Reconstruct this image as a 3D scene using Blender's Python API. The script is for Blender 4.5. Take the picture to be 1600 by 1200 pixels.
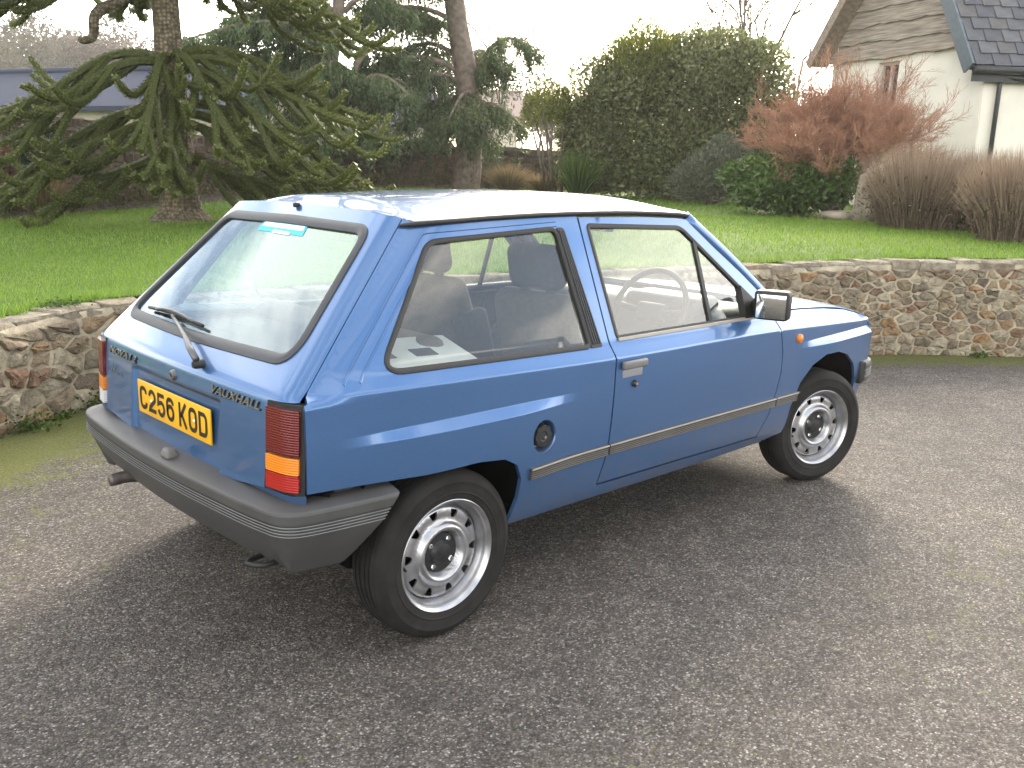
import bpy, math, random
import numpy as np
from mathutils import Vector, Matrix
from mathutils.geometry import delaunay_2d_cdt

for o in list(bpy.data.objects):
    bpy.data.objects.remove(o)
scene = bpy.context.scene
COL = scene.collection
rng = np.random.default_rng(7)
random.seed(7)

# ------------------------------------------------------------------ camera
CAM = np.array([-1.7545, -2.7959, 1.4725])
ROT = np.array([[0.721143, -0.692326, 0.025260],
                [0.141836, 0.183232, 0.972784],
                [-0.678112, -0.697933, 0.230333]])
FPX = 1455.56
cd = bpy.data.cameras.new('camera')
cd.sensor_width = 36.0
cd.lens = FPX / 1600.0 * 36.0
cd.clip_start = 0.05
cd.clip_end = 3000
cam = bpy.data.objects.new('camera', cd)
M = Matrix([list(ROT[:, 0]), list(ROT[:, 1]), list(ROT[:, 2])])   # ROT is world->cam
M4 = Matrix(ROT.T.tolist()).to_4x4()
M4.translation = Vector(CAM)
cam.matrix_world = M4
COL.objects.link(cam)
scene.camera = cam

# ------------------------------------------------------------------ sky and sun
SUN_AZ, SUN_EL = math.radians(34.0), math.radians(24.0)
world = bpy.data.worlds.new('World')
scene.world = world
world.use_nodes = True
wn = world.node_tree
wn.nodes.clear()
wo = wn.nodes.new('ShaderNodeOutputWorld')
bg = wn.nodes.new('ShaderNodeBackground')
sky = wn.nodes.new('ShaderNodeTexSky')
sky.sky_type = 'NISHITA'
sky.sun_disc = False
sky.sun_elevation = SUN_EL
sky.sun_rotation = math.radians(90) - SUN_AZ
sky.air_density = 1.0
sky.dust_density = 3.0
sky.ozone_density = 1.0
bg.inputs['Strength'].default_value = 0.12
# broken bright cloud over the sky, all round
tc = wn.nodes.new('ShaderNodeTexCoord')
mp = wn.nodes.new('ShaderNodeMapping'); mp.inputs['Scale'].default_value = (1.0, 1.0, 2.6)
nz = wn.nodes.new('ShaderNodeTexNoise'); nz.inputs['Scale'].default_value = 2.1
nz.inputs['Detail'].default_value = 9; nz.inputs['Roughness'].default_value = 0.55
rp = wn.nodes.new('ShaderNodeValToRGB')
rp.color_ramp.elements[0].position = 0.45; rp.color_ramp.elements[0].color = (0.12, 0.12, 0.12, 1)
rp.color_ramp.elements[1].position = 0.57; rp.color_ramp.elements[1].color = (0.92, 0.92, 0.92, 1)
lum = wn.nodes.new('ShaderNodeRGBToBW')
cl = wn.nodes.new('ShaderNodeMix'); cl.data_type = 'RGBA'; cl.blend_type = 'MULTIPLY'
cl.inputs[0].default_value = 1.0
cl.inputs[7].default_value = (3.0, 2.9, 2.72, 1)
ad = wn.nodes.new('ShaderNodeMath'); ad.operation = 'ADD'; ad.inputs[1].default_value = 1.0
mx = wn.nodes.new('ShaderNodeMix'); mx.data_type = 'RGBA'
L = wn.links.new
L(tc.outputs['Generated'], mp.inputs['Vector']); L(mp.outputs[0], nz.inputs['Vector'])
L(nz.outputs['Fac'], rp.inputs[0])
L(sky.outputs[0], lum.inputs[0]); L(lum.outputs[0], ad.inputs[0])
L(ad.outputs[0], cl.inputs[6])
L(rp.outputs[0], mx.inputs[0]); L(sky.outputs[0], mx.inputs[6]); L(cl.outputs[2], mx.inputs[7])
L(mx.outputs[2], bg.inputs['Color']); L(bg.outputs[0], wo.inputs['Surface'])

sl = bpy.data.lights.new('sun', 'SUN')
sl.energy = 1.5
sl.angle = math.radians(26)
sl.color = (1.0, 0.88, 0.70)
sun = bpy.data.objects.new('sun', sl)
sd = Vector((math.cos(SUN_EL) * math.cos(SUN_AZ), math.cos(SUN_EL) * math.sin(SUN_AZ), math.sin(SUN_EL)))
sun.rotation_euler = (-sd).to_track_quat('-Z', 'Y').to_euler()
sun.location = sd * 60
COL.objects.link(sun)
scene.view_settings.view_transform = 'Standard'
scene.view_settings.look = 'None'
scene.view_settings.gamma = 1.0
scene.view_settings.use_curve_mapping = False
scene.view_settings.exposure = 1.88
scene.render.engine = 'CYCLES'
scene.cycles.max_bounces = 6
scene.cycles.diffuse_bounces = 2
scene.cycles.glossy_bounces = 4
scene.cycles.volume_bounces = 0
scene.cycles.transparent_max_bounces = 14
scene.cycles.caustics_reflective = False
scene.cycles.caustics_refractive = False

# ------------------------------------------------------------------ helpers
def bearing(u):
    """unit ground direction through picture column u (1600 wide) at the horizon, as seen from the drive"""
    v = 256.0 + (u - 800) * 0.0262
    r = ROT.T @ np.array([(u - 800) / FPX, -(v - 600) / FPX, -1.0])
    r[2] = 0
    return r / np.linalg.norm(r)

def at(u, v, D):
    """point at ground distance D from the viewpoint in the direction of photo position (u, v)"""
    r = ROT.T @ np.array([(u - 800) / FPX, -(v - 600) / FPX, -1.0])
    return CAM + r * (D / math.hypot(r[0], r[1]))

def lawn_z(x, y):
    x = np.asarray(x, float); y = np.asarray(y, float)
    sx = 7.0 - np.logaddexp(0, (7.0 - x) / 0.8) * 0.8      # soft minimum of x and 7
    sx = np.maximum(sx, -4)
    return 0.57 + 0.0358 * sx + 0.010 * np.minimum(y, 40) + 0.012 * np.sin(x * 0.9 + 1) * np.cos(y * 0.7)

def smoothstep(a, b, x):
    t = np.clip((np.asarray(x, float) - a) / (b - a), 0, 1)
    return t * t * (3 - 2 * t)

def link(o, parent=None):
    COL.objects.link(o)
    if parent is not None:
        o.parent = parent
    return o

def tag(o, label=None, cat=None, group=None, kind=None):
    if label: o['label'] = label
    if cat: o['category'] = cat
    if group: o['group'] = group
    if kind: o['kind'] = kind
    return o

def empty(name, loc=(0, 0, 0)):
    o = bpy.data.objects.new(name, None)
    o.location = loc
    o.empty_display_size = 0.2
    return link(o)

def mk(name, V, F, mat, parent=None, smooth=True, normals=None, loc=None, rnd=None):
    """one mesh object from vertices and faces (numpy arrays or lists)"""
    me = bpy.data.meshes.new(name)
    V = np.asarray(V, np.float32)
    if isinstance(F, np.ndarray):
        k = F.shape[1]
        me.vertices.add(len(V)); me.vertices.foreach_set('co', V.ravel())
        me.loops.add(F.size); me.loops.foreach_set('vertex_index', F.astype(np.int32).ravel())
        me.polygons.add(len(F))
        me.polygons.foreach_set('loop_start', (np.arange(len(F)) * k).astype(np.int32))
        me.polygons.foreach_set('loop_total', np.full(len(F), k, np.int32))
        me.update(calc_edges=True)
    else:
        me.from_pydata(V.tolist(), [], F)
        me.update()
    if smooth:
        me.polygons.foreach_set('use_smooth', np.ones(len(me.polygons), bool))
    if rnd is not None:
        a = me.attributes.new('rnd', 'FLOAT', 'FACE')
        a.data.foreach_set('value', np.asarray(rnd, np.float32))
    if normals is not None:
        me.normals_split_custom_set_from_vertices([tuple(n) for n in normals])
    if mat is not None:
        me.materials.append(mat)
    o = bpy.data.objects.new(name, me)
    if loc is not None:
        o.location = loc
    return link(o, parent)

def poly_inside(P, poly):
    x, y = P[:, 0], P[:, 1]
    c = np.zeros(len(P), bool)
    q = np.asarray(poly)
    x1, y1 = q[:, 0], q[:, 1]
    x2, y2 = np.roll(x1, -1), np.roll(y1, -1)
    for a, b, cc, d in zip(x1, y1, x2, y2):
        if b == d: continue
        m = ((b > y) != (d > y)) & (x < (cc - a) * (y - b) / (d - b) + a)
        c ^= m
    return c

def poly_dist(P, poly, closed=True):
    q = np.asarray(poly, float)
    best = np.full(len(P), 1e9)
    n = len(q)
    for i in range(n if closed else n - 1):
        a = q[i]; b = q[(i + 1) % n]; ab = b - a
        t = np.clip(((P - a) @ ab) / max(ab @ ab, 1e-12), 0, 1)
        best = np.minimum(best, np.linalg.norm(P - (a + t[:, None] * ab), axis=1))
    return best

def rpoly(pts, r, n=6):
    """polygon with rounded corners; r a number or one per corner"""
    pts = [np.array(p, float) for p in pts]
    out = []
    N = len(pts)
    for i in range(N):
        p0, p, p1 = pts[i - 1], pts[i], pts[(i + 1) % N]
        ri = r[i] if isinstance(r, (list, tuple)) else r
        if ri <= 0:
            out.append(p); continue
        d0 = (p0 - p); d1 = (p1 - p)
        l0, l1 = np.linalg.norm(d0), np.linalg.norm(d1)
        d0 /= l0; d1 /= l1
        t = min(ri, l0 * .48, l1 * .48)
        a, b = p + d0 * t, p + d1 * t
        for k in range(n + 1):
            s = k / n
            out.append((1 - s) ** 2 * a + 2 * s * (1 - s) * p + s * s * b)
    return np.array(out)

def resample(poly, step, closed=True):
    q = np.asarray(poly, float)
    out = []
    n = len(q)
    for i in range(n if closed else n - 1):
        a, b = q[i], q[(i + 1) % n]
        m = max(1, int(math.ceil(np.linalg.norm(b - a) / step)))
        for k in range(m):
            out.append(a + (b - a) * k / m)
    if not closed:
        out.append(q[-1])
    return np.array(out)

def map_normals(fn, P, hint):
    e = 1e-4
    du = fn(P[:, 0] + e, P[:, 1]) - fn(P[:, 0] - e, P[:, 1])
    dv = fn(P[:, 0], P[:, 1] + e) - fn(P[:, 0], P[:, 1] - e)
    n = np.cross(du, dv)
    n /= np.maximum(np.linalg.norm(n, axis=1), 1e-12)[:, None]
    if (n @ np.array(hint, float)).mean() < 0:
        n = -n
    return n

def panel(name, outline, holes, fn, hint, mat, parent, step=0.02, thick=0.012, back=False, lines=()):
    """sheet-metal panel: a polygon with holes in (u, v), pressed onto the surface fn(u, v), edges returned inwards"""
    loops = [resample(outline, step)] + [resample(h, step) for h in holes]
    pts, edges = [], []
    for lp in loops:
        s = len(pts)
        pts += [tuple(p) for p in lp]
        edges += [(s + i, s + (i + 1) % len(lp)) for i in range(len(lp))]
    o = loops[0]
    gx = np.arange(o[:, 0].min() + step * .5, o[:, 0].max(), step)
    gy = np.arange(o[:, 1].min() + step * .5, o[:, 1].max(), step)
    G = np.array([(a, b) for a in gx for b in gy]) if len(gx) and len(gy) else np.zeros((0, 2))
    lines = [l for ln in lines for l in (ln if isinstance(ln, list) else [ln])]
    if len(G):
        for ln in lines:
            G = G[poly_dist(G, ln, False) > step * .55]
        ins = poly_inside(G, o)
        for h in loops[1:]:
            ins &= ~poly_inside(G, h)
        G = G[ins]
        for lp in loops:
            if len(G): G = G[poly_dist(G, lp) > step * .45]
        pts += [tuple(p) for p in G]
    for ln in lines:
        ln = resample(ln, step * .7, False)
        ln = ln[poly_inside(ln, o)]
        for h in loops[1:]:
            ln = ln[~poly_inside(ln, h)]
        ln = ln[np.min([poly_dist(ln, lp) for lp in loops], axis=0) > .004]
        pts += [tuple(p) for p in ln]
    r = delaunay_2d_cdt([Vector(p) for p in pts], edges, [], 0, 1e-6)
    P = np.array([(p.x, p.y) for p in r[0]])
    T = np.array([f for f in r[2] if len(f) == 3], int)
    c = P[T].mean(axis=1)
    ok = poly_inside(c, o)
    for h in loops[1:]:
        ok &= ~poly_inside(c, h)
    T = T[ok]
    X = fn(P[:, 0], P[:, 1])
    N = map_normals(fn, P, hint)
    # orient
    fnm = np.cross(X[T[:, 1]] - X[T[:, 0]], X[T[:, 2]] - X[T[:, 0]])
    flip = (fnm * N[T[:, 0]]).sum(1) < 0
    T[flip] = T[flip][:, ::-1]
    V = [X]; NN = [N]; F = [T]
    nb = len(X)
    if thick > 0:
        cnt = {}
        for t in T:
            for i in range(3):
                a, b = t[i], t[(i + 1) % 3]
                cnt.setdefault((min(a, b), max(a, b)), []).append((a, b))
        be = np.array([v[0] for v in cnt.values() if len(v) == 1])
        a, b = be[:, 0], be[:, 1]
        A, B = X[a], X[b]
        A2, B2 = A - N[a] * thick, B - N[b] * thick
        sd_ = np.cross(B - A, N[a]); sd_ /= np.maximum(np.linalg.norm(sd_, axis=1), 1e-9)[:, None]
        m = len(be)
        V += [A, B, B2, A2]; NN += [sd_] * 4
        i = nb + np.arange(m)
        F += [np.stack([i, i + 3 * m, i + 2 * m], 1), np.stack([i, i + 2 * m, i + m], 1)]
        nb += 4 * m
    if back:
        V.append(X - N * max(thick, .001)); NN.append(-N)
        F.append(T[:, ::-1] + nb)
    return mk(name, np.vstack(V), np.vstack(F), mat, parent, True, np.vstack(NN))

def band(name, path, fn, hint, prof, mat, parent, closed=True, step=0.02, caps=True):
    """strip pressed along a path on a surface: prof = [(sideways offset, height above the surface), ...]"""
    q = resample(path, step, closed)
    if closed:
        t = np.roll(q, -1, 0) - np.roll(q, 1, 0)
    else:
        t = np.gradient(q, axis=0)
    t /= np.maximum(np.linalg.norm(t, axis=1), 1e-9)[:, None]
    nrm = np.stack([-t[:, 1], t[:, 0]], 1)
    rows = []
    for off, h in prof:
        P = q + nrm * off
        rows.append(fn(P[:, 0], P[:, 1]) + map_normals(fn, P, hint) * h)
    n, k = len(q), len(prof)
    V = np.stack(rows, 1).reshape(-1, 3)
    F = []
    for i in range(n if closed else n - 1):
        j = (i + 1) % n
        for s in range(k - 1):
            F.append((i * k + s, j * k + s, j * k + s + 1, i * k + s + 1))
    if not closed and caps:
        F.append(tuple(range(k))); F.append(tuple((n - 1) * k + s for s in reversed(range(k))))
    o = mk(name, V, F, mat, parent, True)
    set_sharp(o)
    return o

def set_sharp(o, ang=35):
    me = o.data
    import bmesh
    bm = bmesh.new(); bm.from_mesh(me)
    bmesh.ops.recalc_face_normals(bm, faces=bm.faces)
    a = math.radians(ang)
    for e in bm.edges:
        if len(e.link_faces) == 2 and e.calc_face_angle(0) > a:
            e.smooth = False
    bm.to_mesh(me); bm.free()

def tube(name, pts, rad, mat, parent=None, sides=8, closed=False, smooth=True, squash=None):
    V, F = tube_data(pts, rad, sides, closed)
    return mk(name, V, F, mat, parent, smooth)

def tube_data(pts, rad, sides=8, closed=False):
    P = np.asarray(pts, float)
    n = len(P)
    R = np.full(n, rad, float) if np.isscalar(rad) else np.asarray(rad, float)
    T = np.gradient(P, axis=0) if not closed else np.roll(P, -1, 0) - np.roll(P, 1, 0)
    T /= np.maximum(np.linalg.norm(T, axis=1), 1e-9)[:, None]
    ref = np.array([0, 0, 1.0]) if abs(T[0][2]) < .9 else np.array([1.0, 0, 0])
    a = np.cross(T[0], ref); a /= np.linalg.norm(a)
    A = []
    for i in range(n):
        a = a - T[i] * (a @ T[i]); a /= max(np.linalg.norm(a), 1e-9)
        A.append(a)
    A = np.array(A); B = np.cross(T, A)
    th = np.linspace(0, 2 * np.pi, sides, endpoint=False)
    V = (P[:, None] + R[:, None, None] * (np.cos(th)[None, :, None] * A[:, None] + np.sin(th)[None, :, None] * B[:, None])).reshape(-1, 3)
    i = np.arange(n if closed else n - 1)[:, None]; j = (i + 1) % n
    s = np.arange(sides)[None]; s1 = (s + 1) % sides
    F = np.stack([i * sides + s, i * sides + s1, j * sides + s1, j * sides + s], -1).reshape(-1, 4)
    F = [tuple(f) for f in F]
    if not closed:
        F.append(tuple(range(sides - 1, -1, -1))); F.append(tuple((n - 1) * sides + k for k in range(sides)))
    return V, F

def lathe(name, prof, mat, parent=None, n=64, axis='y', loc=(0, 0, 0), smooth=True, sharp=40):
    """prof = [(r, h)...] turned about the local axis"""
    th = np.linspace(0, 2 * np.pi, n, endpoint=False)
    pr = np.array(prof, float); k = len(pr)
    c, s = np.cos(th)[:, None], np.sin(th)[:, None]
    r, h = pr[:, 0][None], pr[:, 1][None]
    H = np.broadcast_to(h, (n, k))
    if axis == 'y': V = np.stack([r * c, H, r * s], -1)
    elif axis == 'x': V = np.stack([H, r * c, r * s], -1)
    else: V = np.stack([r * c, r * s, H], -1)
    V = V.reshape(-1, 3)
    F = [(i * k + a, ((i + 1) % n) * k + a, ((i + 1) % n) * k + a + 1, i * k + a + 1) for i in range(n) for a in range(k - 1)]
    o = mk(name, V, F, mat, parent, smooth, loc=loc)
    import bmesh
    bm = bmesh.new(); bm.from_mesh(o.data)
    bmesh.ops.remove_doubles(bm, verts=bm.verts, dist=1e-6)
    bmesh.ops.recalc_face_normals(bm, faces=bm.faces)
    for e in bm.edges:
        if len(e.link_faces) == 2 and e.calc_face_angle(0) > math.radians(sharp): e.smooth = False
    bm.to_mesh(o.data); bm.free()
    return o

def rbox(name, size, loc, mat, parent=None, bev=0.01, seg=3, rot=None, taper=None, sub=0):
    """box with rounded edges"""
    import bmesh
    bm = bmesh.new()
    bmesh.ops.create_cube(bm, size=1)
    for v in bm.verts:
        v.co = Vector((v.co.x * size[0], v.co.y * size[1], v.co.z * size[2]))
        if taper and v.co.z > 0:
            v.co.x = v.co.x * taper[0] + (taper[2] if len(taper) > 2 else 0); v.co.y *= taper[1]
    if bev > 0:
        bmesh.ops.bevel(bm, geom=bm.edges[:], offset=bev, segments=seg, affect='EDGES', profile=.5)
    me = bpy.data.meshes.new(name); bm.to_mesh(me); bm.free()
    me.polygons.foreach_set('use_smooth', np.ones(len(me.polygons), bool))
    if mat: me.materials.append(mat)
    o = bpy.data.objects.new(name, me)
    o.location = loc
    if rot: o.rotation_euler = rot
    link(o, parent)
    try:
        o.data.set_sharp_from_angle(angle=math.radians(50))
    except Exception:
        pass
    return o

def interp(xs, ys):
    """smooth (Catmull-Rom / monotone-ish) interpolation through points"""
    xs = np.array(xs, float); ys = np.array(ys, float)
    d = np.gradient(ys, xs)
    def f(x):
        x = np.clip(np.asarray(x, float), xs[0], xs[-1])
        i = np.clip(np.searchsorted(xs, x) - 1, 0, len(xs) - 2)
        h = xs[i + 1] - xs[i]; t = (x - xs[i]) / h
        return ((2 * t**3 - 3 * t**2 + 1) * ys[i] + (t**3 - 2 * t**2 + t) * h * d[i]
                + (-2 * t**3 + 3 * t**2) * ys[i + 1] + (t**3 - t**2) * h * d[i + 1])
    return f

def catmull(pts, n=10):
    P = np.array(pts, float)
    P = np.vstack([2 * P[0] - P[1], P, 2 * P[-1] - P[-2]])
    out = []
    for i in range(1, len(P) - 2):
        for k in range(n):
            t = k / n
            out.append(.5 * ((2 * P[i]) + (-P[i-1] + P[i+1]) * t + (2*P[i-1] - 5*P[i] + 4*P[i+1] - P[i+2]) * t*t + (-P[i-1] + 3*P[i] - 3*P[i+1] + P[i+2]) * t**3))
    out.append(P[-2])
    return np.array(out)

# ------------------------------------------------------------------ materials
def new_mat(name):
    m = bpy.data.materials.new(name); m.use_nodes = True
    nt = m.node_tree
    return m, nt, nt.nodes['Principled BSDF'], nt.nodes['Material Output']

def pmat(name, col, rough=.5, metal=0., coat=0., var=.12, scale=14., bump=0., bscale=200., spec=.5, rvar=0.1, col2=None):
    """principled surface with a little noise in colour, gloss and relief"""
    m, nt, b, out = new_mat(name)
    N, Lk = nt.nodes.new, nt.links.new
    tcn = N('ShaderNodeTexCoord')
    n1 = N('ShaderNodeTexNoise'); n1.inputs['Scale'].default_value = scale; n1.inputs['Detail'].default_value = 6
    Lk(tcn.outputs['Object'], n1.inputs['Vector'])
    r = N('ShaderNodeValToRGB')
    c = np.array(col[:3]); d = c * (1 - var) if col2 is None else np.array(col2[:3])
    e = np.minimum(c * (1 + var), 1)
    r.color_ramp.elements[0].position = .32; r.color_ramp.elements[0].color = (*d, 1)
    r.color_ramp.elements[1].position = .68; r.color_ramp.elements[1].color = (*e, 1)
    Lk(n1.outputs['Fac'], r.inputs[0]); Lk(r.outputs[0], b.inputs['Base Color'])
    mr = N('ShaderNodeMapRange'); mr.inputs['To Min'].default_value = max(rough - rvar, .02); mr.inputs['To Max'].default_value = min(rough + rvar, 1)
    Lk(n1.outputs['Fac'], mr.inputs[0]); Lk(mr.outputs[0], b.inputs['Roughness'])
    b.inputs['Metallic'].default_value = metal
    b.inputs['Coat Weight'].default_value = coat
    b.inputs['Coat Roughness'].default_value = .05
    b.inputs['Specular IOR Level'].default_value = spec
    if bump > 0:
        n2 = N('ShaderNodeTexNoise'); n2.inputs['Scale'].default_value = bscale; n2.inputs['Detail'].default_value = 4
        Lk(tcn.outputs['Object'], n2.inputs['Vector'])
        bp_ = N('ShaderNodeBump'); bp_.inputs['Strength'].default_value = bump; bp_.inputs['Distance'].default_value = .01
        Lk(n2.outputs['Fac'], bp_.inputs['Height']); Lk(bp_.outputs[0], b.inputs['Normal'])
    return m

def leaf_mat(name, cols, rough=.55, trans=.35, scale=.8, spec=.3):
    """foliage: colour picked per leaf from cols, some light passes through"""
    m, nt, b, out = new_mat(name)
    N, Lk = nt.nodes.new, nt.links.new
    at_ = N('ShaderNodeAttribute'); at_.attribute_name = 'rnd'
    r = N('ShaderNodeValToRGB')
    els = r.color_ramp.elements
    while len(els) < len(cols): els.new(.5)
    for i, c in enumerate(cols):
        els[i].position = i / max(1, len(cols) - 1); els[i].color = (*c, 1)
    Lk(at_.outputs['Fac'], r.inputs[0])
    Lk(r.outputs[0], b.inputs['Base Color'])
    b.inputs['Roughness'].default_value = rough
    b.inputs['Specular IOR Level'].default_value = spec
    t = N('ShaderNodeBsdfTranslucent')
    hs = N('ShaderNodeHueSaturation'); hs.inputs['Value'].default_value = 1.5; hs.inputs['Saturation'].default_value = 1.1
    Lk(r.outputs[0], hs.inputs['Color']); Lk(hs.outputs[0], t.inputs['Color'])
    ms = N('ShaderNodeMixShader'); ms.inputs[0].default_value = trans
    Lk(b.outputs[0], ms.inputs[1]); Lk(t.outputs[0], ms.inputs[2]); Lk(ms.outputs[0], out.inputs['Surface'])
    return m

def glass_mat(name, tint=(.86, .90, .88), ior=1.6, dirt=.03, gcol=(1, 1, 1)):
    m, nt, b, out = new_mat(name)
    nt.nodes.remove(b)
    N, Lk = nt.nodes.new, nt.links.new
    tr = N('ShaderNodeBsdfTransparent'); tr.inputs[0].default_value = (*tint, 1)
    gl = N('ShaderNodeBsdfGlossy'); gl.inputs['Roughness'].default_value = .015; gl.inputs['Color'].default_value = (*gcol, 1)
    df = N('ShaderNodeBsdfDiffuse'); df.inputs[0].default_value = (.55, .55, .53, 1)
    g = N('ShaderNodeNewGeometry')
    mi = N('ShaderNodeMix'); mi.inputs[2].default_value = ior; mi.inputs[3].default_value = 1 / ior
    Lk(g.outputs['Backfacing'], mi.inputs[0])
    fr = N('ShaderNodeFresnel'); Lk(mi.outputs[0], fr.inputs['IOR'])
    ms = N('ShaderNodeMixShader'); Lk(fr.outputs[0], ms.inputs[0])
    tcn = N('ShaderNodeTexCoord'); nzz = N('ShaderNodeTexNoise'); nzz.inputs['Scale'].default_value = 6; nzz.inputs['Detail'].default_value = 5
    Lk(tcn.outputs['Object'], nzz.inputs['Vector'])
    mr = N('ShaderNodeMapRange'); mr.inputs['From Min'].default_value = .3; mr.inputs['From Max'].default_value = .75
    mr.inputs['To Max'].default_value = dirt * 2; Lk(nzz.outputs['Fac'], mr.inputs[0])
    md = N('ShaderNodeMixShader'); Lk(mr.outputs[0], md.inputs[0])
    Lk(tr.outputs[0], md.inputs[1]); Lk(df.outputs[0], md.inputs[2])
    Lk(md.outputs[0], ms.inputs[1]); Lk(gl.outputs[0], ms.inputs[2])
    Lk(ms.outputs[0], out.inputs['Surface'])
    return m
# ================================================================== THE CAR
def paint_mat():
    m, nt, b, out = new_mat('blue_metallic_paint')
    N, Lk = nt.nodes.new, nt.links.new
    tcn = N('ShaderNodeTexCoord')
    n1 = N('ShaderNodeTexNoise'); n1.inputs['Scale'].default_value = 900; n1.inputs['Detail'].default_value = 1
    n2 = N('ShaderNodeTexNoise'); n2.inputs['Scale'].default_value = 3; n2.inputs['Detail'].default_value = 6
    Lk(tcn.outputs['Object'], n1.inputs['Vector']); Lk(tcn.outputs['Object'], n2.inputs['Vector'])
    r = N('ShaderNodeValToRGB')
    r.color_ramp.elements[0].position = .3; r.color_ramp.elements[0].color = (.042, .120, .285, 1)
    r.color_ramp.elements[1].position = .7; r.color_ramp.elements[1].color = (.066, .165, .365, 1)
    Lk(n1.outputs['Fac'], r.inputs[0])
    # road film thrown up along the sills, in patches
    sx = N('ShaderNodeSeparateXYZ'); Lk(tcn.outputs['Object'], sx.inputs[0])
    zr_ = N('ShaderNodeMapRange'); zr_.inputs['From Min'].default_value = .27; zr_.inputs['From Max'].default_value = .52
    zr_.inputs['To Min'].default_value = .75; zr_.inputs['To Max'].default_value = 0.03; Lk(sx.outputs['Z'], zr_.inputs[0])
    n4 = N('ShaderNodeTexNoise'); n4.inputs['Scale'].default_value = 11; n4.inputs['Detail'].default_value = 9; n4.inputs['Roughness'].default_value = .75
    Lk(tcn.outputs['Object'], n4.inputs['Vector'])
    nm = N('ShaderNodeMapRange'); nm.inputs['From Min'].default_value = .35; nm.inputs['From Max'].default_value = .75; Lk(n4.outputs['Fac'], nm.inputs[0])
    mu = N('ShaderNodeMath'); mu.operation = 'MULTIPLY'; Lk(zr_.outputs[0], mu.inputs[0]); Lk(nm.outputs[0], mu.inputs[1])
    dm = N('ShaderNodeMix'); dm.data_type = 'RGBA'; dm.inputs[7].default_value = (.15, .135, .115, 1)
    Lk(mu.outputs[0], dm.inputs[0]); Lk(r.outputs[0], dm.inputs[6]); Lk(dm.outputs[2], b.inputs['Base Color'])
    b.inputs['Metallic'].default_value = .55
    mr = N('ShaderNodeMapRange'); mr.inputs['To Min'].default_value = .30; mr.inputs['To Max'].default_value = .40
    Lk(n2.outputs['Fac'], mr.inputs[0]); Lk(mr.outputs[0], b.inputs['Roughness'])
    b.inputs['Coat Weight'].default_value = 1.0
    mr2 = N('ShaderNodeMapRange'); mr2.inputs['To Min'].default_value = .015; mr2.inputs['To Max'].default_value = .05
    Lk(n2.outputs['Fac'], mr2.inputs[0]); Lk(mr2.outputs[0], b.inputs['Coat Roughness'])
    n3 = N('ShaderNodeTexNoise'); n3.inputs['Scale'].default_value = 5; n3.inputs['Detail'].default_value = 1
    Lk(tcn.outputs['Object'], n3.inputs['Vector'])
    bu = N('ShaderNodeBump'); bu.inputs['Strength'].default_value = .035; bu.inputs['Distance'].default_value = .02
    Lk(n3.outputs['Fac'], bu.inputs['Height']); Lk(bu.outputs[0], b.inputs['Coat Normal'])
    return m
PAINT = paint_mat()
M_RUB = pmat('black_rubber', (.018, .017, .016), .55, bump=.05, var=.3)
M_SEAL = pmat('grey_rubber_seal', (.045, .047, .052), .5, var=.2)
M_BUMP = pmat('grey_bumper_plastic', (.060, .059, .058), .5, var=.10, bump=.10, bscale=700)
M_BUMPL = pmat('pale_rib_plastic', (.21, .21, .21), .5, var=.1)
M_TRIM = pmat('side_moulding', (.060, .056, .050), .5, var=.2)
M_TRIML = pmat('moulding_lip', (.30, .27, .23), .4, var=.1)
M_RIB = pmat('moulding_rib', (.17, .155, .135), .45, var=.1)
M_DARK = pmat('underbody_black', (.005, .005, .005), .9, spec=.1, var=.4)
M_STEEL = pmat('silver_wheel_paint', (.50, .51, .54), .32, metal=.85, var=.06, scale=18, col2=(.38, .37, .365))
M_HUB = pmat('black_hub', (.018, .018, .019), .45, var=.4, scale=40)
M_CHROME = pmat('bright_metal', (.65, .65, .64), .22, metal=1., var=.08)
M_HANDLE = pmat('grey_handle', (.16, .155, .15), .42, var=.1)
M_GLASS = glass_mat('car_glass', ior=1.85, dirt=.012)
M_RGLASS = glass_mat('rear_glass', (.62, .77, .80), 2.5, .02, (.80, .92, 1.0))
M_MIRROR = pmat('mirror_glass', (.6, .62, .6), .03, metal=1., var=.01, rvar=.01)
M_CLOTH = pmat('seat_cloth', (.105, .09, .07), .9, var=.15, scale=60, bump=.1, bscale=500)
M_CLOTHD = pmat('seat_cloth_dark', (.045, .043, .042), .85, var=.2, scale=60)
M_PLAS = pmat('dash_plastic', (.030, .029, .028), .6, var=.2, bump=.06)
M_LINER = pmat('headlining', (.42, .40, .36), .9, var=.06)
M_CARPET = pmat('carpet', (.040, .038, .036), .95, var=.25, scale=80)
M_GREYT = pmat('pale_shelf', (.52, .52, .49), .75, var=.06)
M_YEL = pmat('yellow_plate', (.80, .42, .012), .4, var=.05, scale=8)
M_INK = pmat('black_ink', (.015, .014, .013), .4, var=.1)
M_EXH = pmat('exhaust_steel', (.16, .14, .13), .5, metal=.7, var=.3, scale=40)
M_STICK = pmat('cyan_sticker', (.02, .42, .60), .5, var=.05)
M_STICKW = pmat('white_print', (.82, .86, .88), .5, var=.03)

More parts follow.
